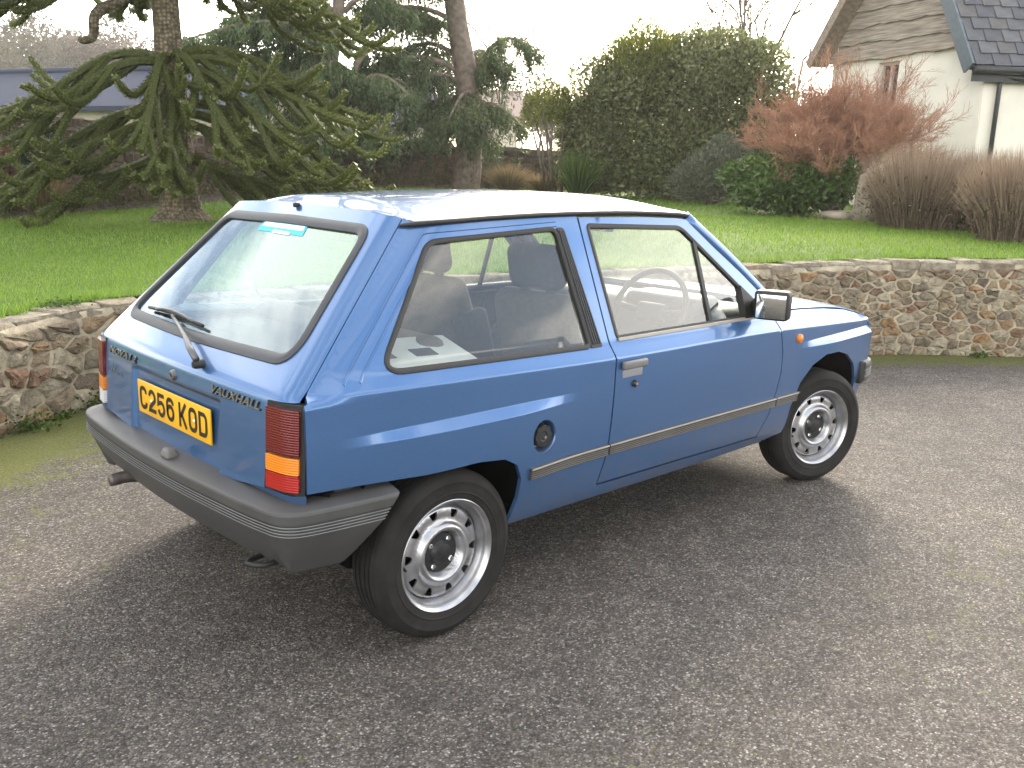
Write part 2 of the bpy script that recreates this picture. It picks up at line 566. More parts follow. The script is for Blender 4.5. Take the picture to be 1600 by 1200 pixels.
def lens_mat(name, col, emis=0):
    m, nt, b, out = new_mat(name)
    N, Lk = nt.nodes.new, nt.links.new
    b.inputs['Base Color'].default_value = (*col, 1)
    b.inputs['Roughness'].default_value = .12
    b.inputs['Coat Weight'].default_value = .25
    tcn = N('ShaderNodeTexCoord')
    w = N('ShaderNodeTexWave'); w.bands_direction = 'Z'; w.inputs['Scale'].default_value = 45; w.inputs['Distortion'].default_value = 0
    w2 = N('ShaderNodeTexWave'); w2.bands_direction = 'Y'; w2.inputs['Scale'].default_value = 30
    Lk(tcn.outputs['Object'], w.inputs['Vector']); Lk(tcn.outputs['Object'], w2.inputs['Vector'])
    bu = N('ShaderNodeBump'); bu.inputs['Strength'].default_value = .22; bu.inputs['Distance'].default_value = .003
    Lk(w.outputs['Fac'], bu.inputs['Height']); Lk(bu.outputs[0], b.inputs['Normal'])
    r = N('ShaderNodeValToRGB'); c = np.array(col)
    r.color_ramp.elements[0].color = (*(c * .8), 1); r.color_ramp.elements[1].color = (*np.minimum(c * 1.15, 1), 1)
    Lk(w.outputs['Fac'], r.inputs[0]); Lk(r.outputs[0], b.inputs['Base Color'])
    return m
M_RED = lens_mat('red_lens', (.12, .003, .004))
M_REDB = lens_mat('bright_red_lens', (.36, .010, .008))
M_AMB = lens_mat('amber_lens', (.75, .22, .012))
M_CLR = lens_mat('clear_lens', (.72, .72, .74))

car = empty('hatchback_car', (0, 0, 0))
tag(car, 'blue three-door hatchback car with grey bumpers and yellow rear plate parked on the drive', 'car')

# --- surfaces of the body -------------------------------------------------
zc = interp([-.6, -.5, -.33, .2, .73, 1.87, 2.45, 2.9], [.850, .848, .843, .829, .814, .798, .772, .748])     # shoulder crease
Wd = interp([-.6, -.5, -.3, 0, .4, 1.0, 1.8, 2.2, 2.5, 2.75, 2.9], [.694, .702, .716, .728, .737, .742, .738, .729, .714, .694, .672])
zdrip = interp([-.06, .0, .2, .455, .8, 1.08, 1.375, 1.45], [1.274, 1.281, 1.292, 1.300, 1.303, 1.299, 1.285, 1.279])
low = interp([.20, .27, .32, .40, .5, .6, .7, .8, .9], [-.075, -.050, -.028, -.013, -.004, .001, .002, 0, 0])
QREC = rpoly([(-.355, .866), (.035, 1.262), (.640, 1.279), (.700, .853)], [.015, .02, .02, .01])

def crease_l(a, b):
    xs = np.linspace(a, b, 60)
    return [np.stack([xs, zc(xs) + d], 1) for d in (-.007, 0, .007)]
def flare_l(a, b):
    xs = np.linspace(a, b, 50)
    return [np.stack([xs, np.full(50, z_)], 1) for z_ in (.689, .693, .719, .723)]
_c = QREC.mean(0)
QREC_IN = QREC + (_c - QREC) / np.linalg.norm(_c - QREC, axis=1)[:, None] * .015

def close(p):
    return np.vstack([p, p[:1]])

def softplus(x, e):
    return .5 * (x + np.sqrt(x * x + e * e))

def S(x, z):
    x = np.asarray(x, float); z = np.asarray(z, float)
    c = zc(x)
    y = Wd(x) + low(np.minimum(z, c))
    k = .88 + .34 * smoothstep(1.84, 2.1, x)
    k2 = .345 + (k - .345) * smoothstep(1.84, 2.1, x)
    y = y - k * softplus(z - c, .0035) + (k - k2) * softplus(z - (c + .045), .006)
    # boxed wheel-arch blisters
    Fr = .024 * smoothstep(-.43, .02, x) * (1 - smoothstep(.22, .60, x))
    Ff = .026 * smoothstep(2.0, 2.42, x)
    fade = .45 + .55 * smoothstep(.30, .52, z)
    ram = np.clip((z - .691) / .030, 0, 1)
    ram = ram + .0 * z
    y = y + (Fr + Ff) * (1 - ram) * fade
    # rounding to the tailgate gap
    xg = .008 + (z - 1.311) * (.488 / .486)
    d = np.maximum((x - xg) * .70, 0)
    wg_ = np.where(z > .825, .671 + (z - .825) * (-.176 / .486), .671)
    y = y - np.maximum(y - wg_ - .002, 0) * np.exp(-(d / .034) ** 1.3) * smoothstep(.827, .852, z)
    return y

def side(sg):
    return lambda x, z: np.stack([np.asarray(x, float), sg * S(x, z), np.asarray(z, float)], 1)

def smax(a, b, e):
    return .5 * (a + b + np.sqrt((a - b) ** 2 + e * e))

def we(z):
    return np.where(z > .825, .671 + (z - .825) * (-.176 / .486), .671 + np.clip((.825 - z) * 2, 0, .03))

def T0(y, z):
    y = np.asarray(y, float); z = np.asarray(z, float)
    up = .008 + (z - 1.311) * (.488 / .486)
    lo = -.480 - .016 * (.825 - z) / .25
    xe = smax(up, lo, .016)
    w = we(z)
    d = np.maximum(w - np.abs(y), 0)
    A = .031 + .012 * smoothstep(.80, .86, z)
    return xe - A * (1 - np.exp(-d / .017)) - .022 * (1 - np.minimum((y / w) ** 2, 1))

def T(y, z):
    y = np.asarray(y, float); z = np.asarray(z, float)
    x = T0(y, z)
    # number plate recess
    r = smoothstep(.318, .300, np.abs(y)) * smoothstep(.778, .762, z)
    return x + .016 * r

def rear(y, z):
    return np.stack([T(y, z), np.asarray(y, float), np.asarray(z, float)], 1)
def rear0(y, z):
    return np.stack([T0(y, z), np.asarray(y, float), np.asarray(z, float)], 1)

def Rz(x, y):
    x = np.asarray(x, float); y = np.asarray(y, float)
    zd = zdrip(x); ye = S(x, zd) + .004
    q = np.minimum(np.abs(y) / ye, 1)
    cr = .012 * (1 - np.exp(-(1 - q) / .02)) + .052 * (1 - q ** 2.4)
    drop = .030 * smoothstep(.10, -.03, x) * (1 - q ** 2) + .025 * smoothstep(1.25, 1.46, x) * (1 - q ** 2)
    return zd + cr - drop
def roof(x, y):
    return np.stack([np.asarray(x, float), np.asarray(y, float), Rz(x, y)], 1)

zbe = interp([1.8, 1.9, 2.2, 2.4, 2.6, 2.75, 2.9], [.868, .865, .853, .838, .815, .780, .728])
def ybe(x):
    return S(x, zbe(x))
def Bz(x, y):
    x = np.asarray(x, float); y = np.asarray(y, float)
    q = np.minimum(np.abs(y) / ybe(x), 1)
    return zbe(x) + (.034 - .016 * smoothstep(2.2, 2.9, x)) * (1 - q ** 2) + .010 * (1 - np.exp(-(1 - q) / .03))
def bonnet(x, y):
    return np.stack([np.asarray(x, float), np.asarray(y, float), Bz(x, y)], 1)

def Wx(y, z):
    y = np.asarray(y, float); z = np.asarray(z, float)
    return 1.375 + (1.288 - z) * 1.40 + .055 * (1 - (y / .68) ** 2)
def wscreen(y, z):
    return np.stack([Wx(y, z), np.asarray(y, float), np.asarray(z, float)], 1)

# --- outlines in the side view (x, z) ------------------------------------
BG = [(.728, 1.292), (.7335, 1.20), (.757, .856), (.754, .81), (.737, .50), (.729, .452), (.700, .352)]     # door gap behind
FG = [(1.780, .327), (1.842, .415), (1.880, .52), (1.900, .61), (1.897, .70), (1.870, .80), (1.868, .862)]  # door gap in front
def off(pl, dx): return [(a + dx, b) for a, b in pl]
AR = [(.262, .318), (.285, .40), (.287, .47), (.262, .525), (.205, .556), (.10, .568), (-.10, .568), (-.235, .574)]
rear_edge = [(-.484, .584), (-.484, .832)]
gap_line = [(-.4725, .834), (-.001, 1.3045)]
top_line = [(.012, 1.293), (.05, 1.2865), (.2, 1.290), (.455, 1.298), (.66, 1.3005)]
body_out = ([(.722, 1.2995)] + off(BG, -.0035)[1:] + [(.708, .345), (1.2, .3365), (1.772, .320), (1.84, .322), (1.86, .284), (1.2, .288), (.70, .296), (.27, .306)]
            + AR + rear_edge + gap_line + top_line)
QWIN = rpoly([(-.222, .882), (.040, 1.232), (.600, 1.257), (.652, .862)], [.075, .035, .03, .02])
door_out = (off(BG, .0035)[::-1] + [(.9, 1.2895), (1.08, 1.2865), (1.30, 1.278), (1.362, 1.272)] + [(1.535, 1.145), (1.765, .987), (1.848, .915)]
            + [(1.862, .866)] + off(FG, -.0035)[::-1][1:] + [(1.765, .328), (1.2, .3445), (.712, .353)])
DWIN = rpoly([(.808, .876), (.772, 1.262), (1.318, 1.240), (1.705, .945), (1.730, .872)], [.012, .012, .03, .02, .012])
AF = [(2.02, .30), (2.035, .42), (2.088, .53), (2.175, .602), (2.285, .640), (2.40, .640), (2.51, .612), (2.595, .556), (2.648, .475), (2.668, .40), (2.672, .33)]
wing_top = [(2.795, float(zbe(2.795)) - .004), (2.74, float(zbe(2.74)) - .004), (2.6, float(zbe(2.6)) - .004), (2.4, float(zbe(2.4)) - .004), (2.2, float(zbe(2.2)) - .004), (1.95, float(zbe(1.95)) - .004), (1.872, .864)]
wing_out = off(FG, .0035) [:-1] + [(1.8735, .862)] + wing_top[::-1][1:] + [(2.800, .70), (2.795, .58), (2.770, .45), (2.74, .33)] + AF[::-1] + [(1.87, .287), (1.80, .322)]

for sg in (-1, 1):
    fn = side(sg); h = (0, sg, .2)
    bs = panel('body_side', body_out, [QWIN, rpoly([(.385 + .053 * math.cos(a), .598 + .056 * math.sin(a)) for a in np.linspace(0, 2 * np.pi, 24, endpoint=False)], 0)] if sg < 0 else [QWIN], fn, h, PAINT, car, .018, .014, lines=[crease_l(-.46, .73), flare_l(-.42, .60)])
    dr = panel('door', door_out, [DWIN], fn, h, PAINT, car, .018, .018, lines=[crease_l(.78, 1.85)])
    wg = panel('front_wing', wing_out, [], fn, h, PAINT, car, .018, .014, lines=[crease_l(1.89, 2.76), flare_l(2.02, 2.78)])
    # glass
    fg = lambda x, z, fn=fn, sg=sg: fn(x, z) - np.array([0, sg * .006, 0])
    cut = 1.385
    qw = panel('rear_side_window', QWIN, [], fg, h, M_GLASS, car, .03, 0)
    main = [p for p in DWIN]
    dw = panel('door_window', [(.80, .868), (.766, 1.268), (1.32, 1.246), (1.385, 1.19), (1.385, .868)], [], fg, h, M_GLASS, dr, .03, 0)
    ql = panel('quarter_light', [(1.392, .868), (1.392, 1.188), (1.712, .945), (1.737, .868)], [], fg, h, M_GLASS, dr, .03, 0)
    # seals
    band('window_seal', QWIN, fn, h, [(-.006, -.010), (-.007, .004), (-.002, .0065), (.005, .0065), (.009, .003), (.010, -.012)], M_RUB, qw, True, .015)
    band('window_seal', DWIN, fn, h, [(-.005, -.010), (-.006, .002), (0, .004), (.006, .004), (.010, .001), (.011, -.012)], M_RUB, dw, True, .015)
    band('window_divider', [(1.389, .872), (1.389, 1.186)], fg, h, [(-.010, -.004), (-.010, .008), (.010, .008), (.010, -.004)], M_RUB, dr, False, .02)
    band('weather_strip', [(.806, .868), (1.735, .864)], fn, h, [(-.008, -.004), (-.007, .006), (.003, .007), (.007, .002), (.008, -.006)], M_TRIML if sg < 0 else M_RUB, dr, False, .02)
    # two fine pressed lines round the rear side window
    for dl in (0, .030):
        ln_ = rpoly([(-.352 + dl * 1.7, .868), (.030 + dl, 1.262 - dl * .55), (.61, 1.284 - dl * .5), (.61, 1.0)], [0, .02, 0, 0])
        ln_ = ln_[:-1] if dl == 0 else ln_[:-1]
        band('pressed_line', ln_, fn, h, [(-.007, -.002), (-.003, .0022), (.0012, .0022), (.0016, -.002)], PAINT, bs, False, .02)
    # black air-outlet strip on the pillar behind the rear side window
    pil = panel('pillar_vent', rpoly([(.606, 1.262), (.640, 1.262), (.713, .857), (.656, .857)], [.01, .02, .004, .004]), [], lambda x, z, fn=fn, sg=sg: fn(x, z) + np.array([0, sg * .005, 0]), h, M_RUB, bs, .015, .014)
    for k in range(4):
        band('vent_fin', [(.614 + .007 * k, 1.25), (.668 + .0115 * k, .865)], fn, h, [(-.0022, .004), (-.0014, .0095), (.0014, .0095), (.0022, .004)], M_SEAL, bs, False, .03)
    # drip rail
    px_ = [-.028, .0, .1, .2, .455, .7, .9, 1.08, 1.25, 1.375]
    drp = np.array([(a, sg * (S(np.array([a]), zdrip(np.array([a])))[0] + .006), float(zdrip(a)) + .004) for a in np.linspace(-.028, 1.378, 40)])
    tube('drip_rail', drp, [.004] + [.0085] * 38 + [.005], M_RUB, bs, 8)
    # side moulding in three pieces
    zs = interp([.3, .73, 1.3, 2.1], [.478, .480, .479, .470])
    def strip(x0, x1, par, slant=0):
        xs = np.linspace(x0, x1, 30)
        rows = [(.0205, -.002), (.0205, .010), (.0175, .012), (.012, .012)]
        for k in range(4):
            b_ = .011 - k * .0075
            rows += [(b_, .0085), (b_ - .0022, .0085), (b_ - .003, .011), (b_ - .0062, .011)]
        rows += [(-.0205, .009), (-.0215, -.002)]
        V = []
        for i, a in enumerate(xs):
            z0 = float(zs(a))
            for dz, hh in rows:
                xx = a + slant * dz * (i / 29.) ** 4
                V.append((xx, z0 + dz, hh))
        V = np.array(V)
        P = np.stack([V[:, 0], sg * (S(V[:, 0], V[:, 1]) + V[:, 2]), V[:, 1]], 1)
        k = len(rows)
        F = [(i * k + s, (i + 1) * k + s, (i + 1) * k + s + 1, i * k + s + 1) for i in range(29) for s in range(k - 1)]
        F += [tuple(range(k)), tuple(29 * k + s for s in reversed(range(k)))]
        o = mk('side_moulding', P, F, M_TRIM, par, True); set_sharp(o, 25)
        lip = np.stack([xs, sg * (S(xs, zs(xs) + .0165) + .0125), zs(xs) + .0165], 1)
        tube('bright_lip', lip, .0035, M_TRIML, par, 6)
        for dz_ in (.0055, -.0020, -.0095, -.0165):
            tube('moulding_rib', np.stack([xs, sg * (S(xs, zs(xs) + dz_) + .0112), zs(xs) + dz_], 1), .0014, M_RIB, par, 5)
    strip(.326, .7275, bs); strip(.7375, 1.868, dr); strip(1.878, 2.062, wg, 1.0)
    # door handle
    if True:
        hx, hz = .845, .778
        yy = sg * S(np.array([hx]), np.array([hz]))[0]
        hd = rbox('door_handle', (.132, .020, .030), (hx, yy + sg * .012, hz + .005), M_HANDLE, dr, .007)
        rbox('handle_recess', (.112, .006, .030), (hx, yy + sg * .001, hz - .028), pmat('handle_cup', (.32, .33, .36), .3, metal=.3) if sg < 0 else M_HANDLE, dr, .003)
        yl = sg * S(np.array([.858]), np.array([.708]))[0]
        lathe('door_lock', [(0, sg * .012), (.010, sg * .012), (.013, sg * .008), (.014, -sg * .004)], M_HUB, dr, 20, 'y', (.858, yl, .708))
        lathe('lock_barrel', [(0, sg * .0145), (.006, sg * .014), (.0065, sg * .008)], M_CHROME, dr, 16, 'y', (.858, yl, .708))
        # side repeater
        yi = sg * S(np.array([2.035]), np.array([.742]))[0]
        lathe('side_repeater', [(0, sg * .016), (.012, sg * .015), (.019, sg * .010), (.022, -sg * .003)], M_AMB, wg, 24, 'y', (2.035, yi, .742))

# fuel filler: bowl and cap
fc = (.385, .598)
fy = -float(S(np.array([fc[0]]), np.array([fc[1]]))[0])
bs_r = [o for o in car.children if o.name.startswith('body_side')][0]
bowl = lathe('filler_bowl', [(.057, -.002), (.054, .003), (.050, .018), (.045, .032), (0, .034)], PAINT, bs_r, 36, 'y', (fc[0], fy + .002, fc[1]))
ang = np.linspace(0, 2 * np.pi, 60, endpoint=False)
capV, capF = [], []
for j, (sc, dy) in enumerate([(1, .02), (1, -.004), (.93, -.010), (.45, -.011), (.35, -.008), (0.01, -.008)]):
    for a in ang:
        r = .0390 * sc * (1 + (.055 * math.cos(8 * a) if sc > .9 else 0))
        capV.append((fc[0] + r * math.cos(a), fy + .010 + dy, fc[1] + r * math.sin(a)))
for j in range(5):
    for i in range(60):
        capF.append((j * 60 + i, j * 60 + (i + 1) % 60, (j + 1) * 60 + (i + 1) % 60, (j + 1) * 60 + i))
fcap = mk('filler_cap', capV, capF, M_HUB, bs_r); set_sharp(fcap)
lathe('cap_lock', [(0, -.004), (.005, -.004), (.006, .004)], M_CHROME, bs_r, 16, 'y', (fc[0] + .004, fy + .0, fc[1] - .004))

# --- roof ------------------------------------------------------------------
xs_r = np.linspace(0.03, 1.385, 50)
edge = np.array([(a, -float(S(np.array([a]), zdrip(np.array([a])))[0]) - .001) for a in xs_r])
rear_r = [(.012 - .022 * (1 - (b / .5) ** 2), b) for b in np.linspace(.497, -.497, 21)]
front_r = [(1.392 + .058 * (1 - (b / .55) ** 2), b) for b in np.linspace(-.545, .545, 21)]
roof_out = np.array([tuple(p) for p in edge] + front_r + [(a, -b) for a, b in edge[::-1]] + rear_r)
rf = panel('roof', roof_out, [], roof, (0, 0, 1), PAINT, car, .022, .012)
panel('headlining', roof_out * .985 + np.array([.01, 0]), [], lambda x, y: roof(x, y) - np.array([0, 0, .022]), (0, 0, -1), M_LINER, car, .06, 0)

# --- tailgate --------------------------------------------------------------
zz = np.linspace(.838, 1.302, 20)
gR = [(float(we(np.array([b]))[0]) - .0015, b) for b in zz]
top_t = [(b, 1.3085 + .017 * (1 - (b / .49) ** 2)) for b in np.linspace(.480, -.480, 21)]
tg_out = np.array([(.664, .832)] + gR[1:] + top_t + [(-a, b) for a, b in gR[::-1]][:-1] + [(-.664, .832), (-.572, .829), (-.562, .578), (-.40, .560), (0, .556), (.40, .560), (.562, .578), (.572, .829)])
RG = rpoly([(-.553, .918), (-.437, 1.266), (0, 1.273), (.437, 1.266), (.553, .918), (0, .912)], [.075, .05, 0, .05, .075, 0], 8)
tg = panel('tailgate', tg_out, [RG], rear, (-1, 0, .4), PAINT, car, .014, .016)
rw = panel('rear_window', RG, [], lambda y, z: rear0(y, z) + np.array([.004, 0, 0]), (-1, 0, .6), M_RGLASS, car, .03, 0)
band('window_seal', RG, rear0, (-1, 0, .4), [(-.013, -.008), (-.014, .004), (-.008, .009), (.004, .009), (.012, .004), (.013, -.008)], M_SEAL, rw, True, .015)
hv, hf = [], []
for k in range(13):
    z0 = .945 + k * .0235
    wz = .50 - (z0 - .94) * .33
    ys = np.linspace(-wz, wz, 16)
    s0 = len(hv)
    for b in ys:
        for dz in (0, .0013):
            x0 = float(T0(np.array([b]), np.array([z0 + dz]))[0]) + .0055
            hv.append((x0, b, z0 + dz))
    hf += [(s0 + 2 * i, s0 + 2 * i + 2, s0 + 2 * i + 3, s0 + 2 * i + 1) for i in range(15)]
tag(mk('heater_line', hv, hf, pmat('heater_print', (.10, .06, .03), .6), rw), kind='stuff')
# sticker inside the top of the rear window
def onrear(name, pts, mat, par, proud, holes=()):
    return panel(name, pts, list(holes), lambda y, z: rear0(y, z) + np.array([-proud, 0, 0]), (-1, 0, .4), mat, par, .02, 0)
stk = onrear('window_sticker', [(.148, 1.228), (.150, 1.261), (-.130, 1.260), (-.142, 1.227)], M_STICK, rw, -.002)
onrear('sticker_band', [(.135, 1.243), (.138, 1.257), (-.120, 1.256), (-.124, 1.242)], M_STICKW, rw, -.001)
onrear('sticker_line', [(.045, 1.227), (.048, 1.236), (-.062, 1.234), (-.066, 1.225)], M_STICKW, rw, -.001)

# writing pressed onto the tailgate
def letters(name, text, y0, z0, y1, height, mat, par, proud=.004, shear=.18, bold=.0, fn=T, depth=.004):
    cu = bpy.data.curves.new('t', 'FONT'); cu.body = text; cu.size = 1.0
    cu.offset = bold; cu.resolution_u = 3
    ob = bpy.data.objects.new('t', cu); COL.objects.link(ob)
    dg = bpy.context.evaluated_depsgraph_get()
    me = ob.evaluated_get(dg).to_mesh()
    V = np.array([v.co[:] for v in me.vertices]); F = [tuple(p.vertices) for p in me.polygons]
    bpy.data.objects.remove(ob)
    V[:, 0] += V[:, 1] * shear
    mn, mxx = V.min(0), V.max(0)
    u = (V[:, 0] - mn[0]) / (mxx[0] - mn[0]); v = (V[:, 1] - mn[1]) / (mxx[1] - mn[1])
    y = y0 + (y1 - y0) * u; z = z0 + v * height
    x = fn(y, z) - proud
    P = np.stack([x, y, z], 1)
    n = len(P)
    cnt = {}
    for f in F:
        for i in range(len(f)):
            a, b = f[i], f[(i + 1) % len(f)]
            cnt.setdefault((min(a, b), max(a, b)), []).append((a, b))
    G = list(F) + [(v[0][0], v[0][0] + n, v[0][1] + n, v[0][1]) for v in cnt.values() if len(v) == 1]
    return mk(name, np.vstack([P, P + np.array([depth, 0, 0])]), G, mat, par, False)
M_BADGE = pmat('badge_metal', (.30, .30, .29), .3, metal=.8, var=.15, scale=60)
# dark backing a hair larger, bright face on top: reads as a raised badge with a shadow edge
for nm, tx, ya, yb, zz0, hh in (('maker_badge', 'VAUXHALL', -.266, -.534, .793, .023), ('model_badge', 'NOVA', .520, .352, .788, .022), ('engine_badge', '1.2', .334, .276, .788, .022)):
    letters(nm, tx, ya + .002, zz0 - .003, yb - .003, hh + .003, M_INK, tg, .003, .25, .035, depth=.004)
    letters('badge_face', tx, ya, zz0, yb, hh, M_BADGE, tg, .006, .25, .012, depth=.003)
letters('trim_script', 'Merit', .515, .716, .392, .024, pmat('faded_script', (.17, .19, .22), .4, metal=.5), tg, .002, .35, .0, depth=.001)
lk = lathe('tailgate_lock', [(0, -.010), (.008, -.010), (.0095, -.012), (.015, -.010), (.017, -.003), (.018, .004)], pmat('dull_lock', (.16, .16, .16), .4, metal=.6), tg, 28, 'x', (float(T(np.array([-.015]), np.array([.800]))[0]), -.015, .800))
rbox('lock_slot', (.004, .004, .013), (float(T(np.array([-.015]), np.array([.800]))[0]) - .0105, -.015, .800), M_INK, tg, .001)

# number plate
py0, pzc = 0.0, .6825
pxp = float(T(np.array([0.0]), np.array([.68]))[0]) - .004
plate_tilt = .0
npz = rbox('number_plate', (.007, .520, .111), (pxp - .006, py0, pzc), M_YEL, tg, .002, 2)
def stroke(paths, w):
    """flat letter strokes: list of polylines -> quads in 2D with mitred joints"""
    V, F = [], []
    for p, closed in paths:
        p = np.array(p, float); n = len(p)
        for i in range(n):
            a = p[(i - 1) % n] if (closed or i > 0) else None
            b = p[(i + 1) % n] if (closed or i < n - 1) else None
            d0 = (p[i] - a) / np.linalg.norm(p[i] - a) if a is not None else None
            d1 = (b - p[i]) / np.linalg.norm(b - p[i]) if b is not None else None
            if d0 is None: d0 = d1
            if d1 is None: d1 = d0
            n0 = np.array([-d0[1], d0[0]]); n1 = np.array([-d1[1], d1[0]])
            m = n0 + n1; m /= np.linalg.norm(m); m *= (w / 2) / max(m @ n0, .5)
            V += [p[i] + m, p[i] - m]
        s = len(V) - 2 * n
        for i in range(n if closed else n - 1):
            j = (i + 1) % n
            F.append((s + 2 * i, s + 2 * j, s + 2 * j + 1, s + 2 * i + 1))
    return np.array(V), F
def arc(cx, cy, rx, ry, a0, a1, n=8):
    return [(cx + rx * math.cos(math.radians(a0 + (a1 - a0) * k / n)), cy + ry * math.sin(math.radians(a0 + (a1 - a0) * k / n))) for k in range(n + 1)]
Wc, Hc, tk = .043, .065, .014        # centre-line size of a character
q = .018
def glyph(c):
    W, H = Wc, Hc
    if c == 'C': return [(arc(W - q, H - q, q, q, 0, 90)[0:] + arc(q, H - q, q, q, 90, 180) + arc(q, q, q, q, 180, 270) + arc(W - q, q, q, q, 270, 360), False)]
    if c == 'O': return [(arc(W - q, H - q, q, q, 0, 90) + arc(q, H - q, q, q, 90, 180) + arc(q, q, q, q, 180, 270) + arc(W - q, q, q, q, 270, 360), True)]
    if c == 'D': return [(([(0, 0), (0, H), (W - q, H)] + arc(W - q, H - q, q, q, 90, 0)[1:] + arc(W - q, q, q, q, 0, -90)), True)]
    if c == 'K': return [([(0, -tk / 2), (0, H + tk / 2)], False), ([(W, H + tk / 2), (.006, H * .40)], False), ([(.013, H * .55), (W + .001, -tk / 2)], False)]
    if c == '2': return [(arc(W / 2, H - W / 2, W / 2, W / 2, 170, -20, 12) + [(.004, .010), (.0, 0), (W + tk / 2, 0)], False)]
    if c == '5': return [([(W + .003, H), (.003, H), (.0, H * .53)] + [(.012, H * .60)] + arc(W / 2, W / 2 - .001, W / 2, W / 2, 80, -165, 12), False)]
    if c == '6': return [(arc(W / 2, W / 2, W / 2, W / 2, 160, -200, 16), False), ([(0, W / 2), (0, H - q)] + arc(q, H - q, q, q, 180, 90)[1:] + arc(W - q, H - q, q, q, 90, 10), False)]
    return []
GW = .057
text = 'C256 KOD'
tot = 7 * GW + 6 * .011 + .022
cx = tot / 2
for ch in text:
    if ch == ' ':
        cx -= .022; continue
    V, F = stroke(glyph(ch), tk)
    P = np.stack([np.full(len(V), pxp - .0106), cx - (V[:, 0] + tk / 2), pzc + V[:, 1] - Hc / 2], 1)
    n_ = len(P)
    mk('plate_character', P, [f[::-1] for f in F], M_INK, npz, False).location = (-npz.location[0], -npz.location[1], -npz.location[2])
    cx -= GW + .011
for yy in (-.155, .155):
    sc_ = lathe('plate_screw', [(0, -.003), (.004, -.003), (.005, 0)], M_STICKW, npz, 14, 'x', (-.0035, yy, .0))

# high-level washer jet, rear wiper
rbox('washer_jet', (.022, .018, .016), (float(T(np.array([0.0]), np.array([1.312]))[0]) - .004, .015, 1.318), M_RUB, tg, .005)
def rp_(y, z, up):
    n = map_normals(rear0, np.array([[y, z]]), (-1, 0, .4))[0]
    return rear0(np.array([y]), np.array([z]))[0] + n * up
wp = rp_(-.179, .854, .012)
wiper = lathe('wiper_arm', [(0, -.030), (.010, -.030), (.013, -.022), (.014, .004)], M_RUB, tg, 20, 'x', tuple(wp + np.array([.006, 0, 0])))
M_SEALG = pmat('satin_wiper', (.13, .13, .135), .35, metal=.4)
tube('wiper_stem', [rp_(-.182, .856, .034), rp_(-.120, .872, .040), rp_(-.03, .898, .038), rp_(.08, .922, .030), rp_(.179, .940, .020)], [.011, .011, .007, .006, .005], M_SEALG, tg, 8)
bl = [rp_(.398 - .43 * t, .944 - .004 * t + .006 * math.sin(math.pi * t), .012) for t in np.linspace(0, 1, 9)]
tube('wiper_blade', bl, .006, M_RUB, tg, 6)
tube('wiper_frame', [rp_(.33 - .30 * t, .945 - .003 * t + .006 * math.sin(math.pi * t), .016 + .014 * math.sin(math.pi * t)) for t in np.linspace(0, 1, 9)], .005, M_SEALG, tg, 6)

# --- tail lamps --------------------------------------------------------------
def lampx(y):
    t = (np.abs(y) - .566) / .134
    return -.5235 + .022 * t + .020 * np.maximum(t - .55, 0) ** 2 / .2
for sg in (-1, 1):
    def lamp(y, z, sg=sg):
        return np.stack([lampx(np.asarray(y, float)) - .010 * (.82 - np.asarray(z, float)) / .25, np.asarray(y, float), np.asarray(z, float)], 1)
    yo = lambda z: .6985 - .0 * z
    hs = panel('tail_lamp', [(sg * .569, .829), (sg * .698, .829), (sg * .698, .578), (sg * .561, .576)], [], lambda y, z, lamp=lamp: lamp(y, z) + np.array([.004, 0, 0]), (-1, 0, 0), M_INK, car, .02, .035)
    secs = [('red_lens', .690, .816, M_RED), ('amber_lens', .637, .684, M_AMB), ('fog_lens' if sg < 0 else 'reversing_lens', .588, .634, M_REDB if sg < 0 else M_CLR)]
    for nm, za, zb, mm in secs:
        panel(nm, rpoly([(sg * .577, za), (sg * .577, zb), (sg * .692, zb), (sg * .692, za)], .005, 3), [], lambda y, z, lamp=lamp: lamp(y, z) - np.array([.008, 0, 0]), (-1, 0, 0), mm, hs, .012, .014)
    # filler behind the lamp to the body side
    panel('corner_panel', [(sg * .5, .56), (sg * .703, .56), (sg * .703, .83), (sg * .5, .83)], [], lambda y, z, lamp=lamp: lamp(y, z) + np.array([.075, 0, 0]), (-1, 0, 0), M_DARK, car, .05, 0)

# rear panel strip below the tailgate behind the bumper
panel('rear_valance', [(-.70, .50), (-.70, .578), (-.56, .572), (-.40, .553), (0, .548), (.40, .553), (.56, .572), (.70, .578), (.70, .50)], [], lambda y, z: np.stack([T0(y, np.full_like(np.asarray(y, float), .57)) + .012, np.asarray(y, float), np.asarray(z, float)], 1), (-1, 0, 0), pmat('dark_blue_panel', (.02, .05, .12), .5), car, .03, 0)

for sg in (-1, 1):
    panel('bumper_backing', [(-.50, .47), (-.50, .60), (-.235, .60), (-.235, .47)], [], lambda x, z, sg=sg: np.stack([np.asarray(x, float), sg * (S(x, np.full_like(np.asarray(x, float), .60)) - .040), np.asarray(z, float)], 1), (0, sg, 0), M_DARK, car, .05, .01)

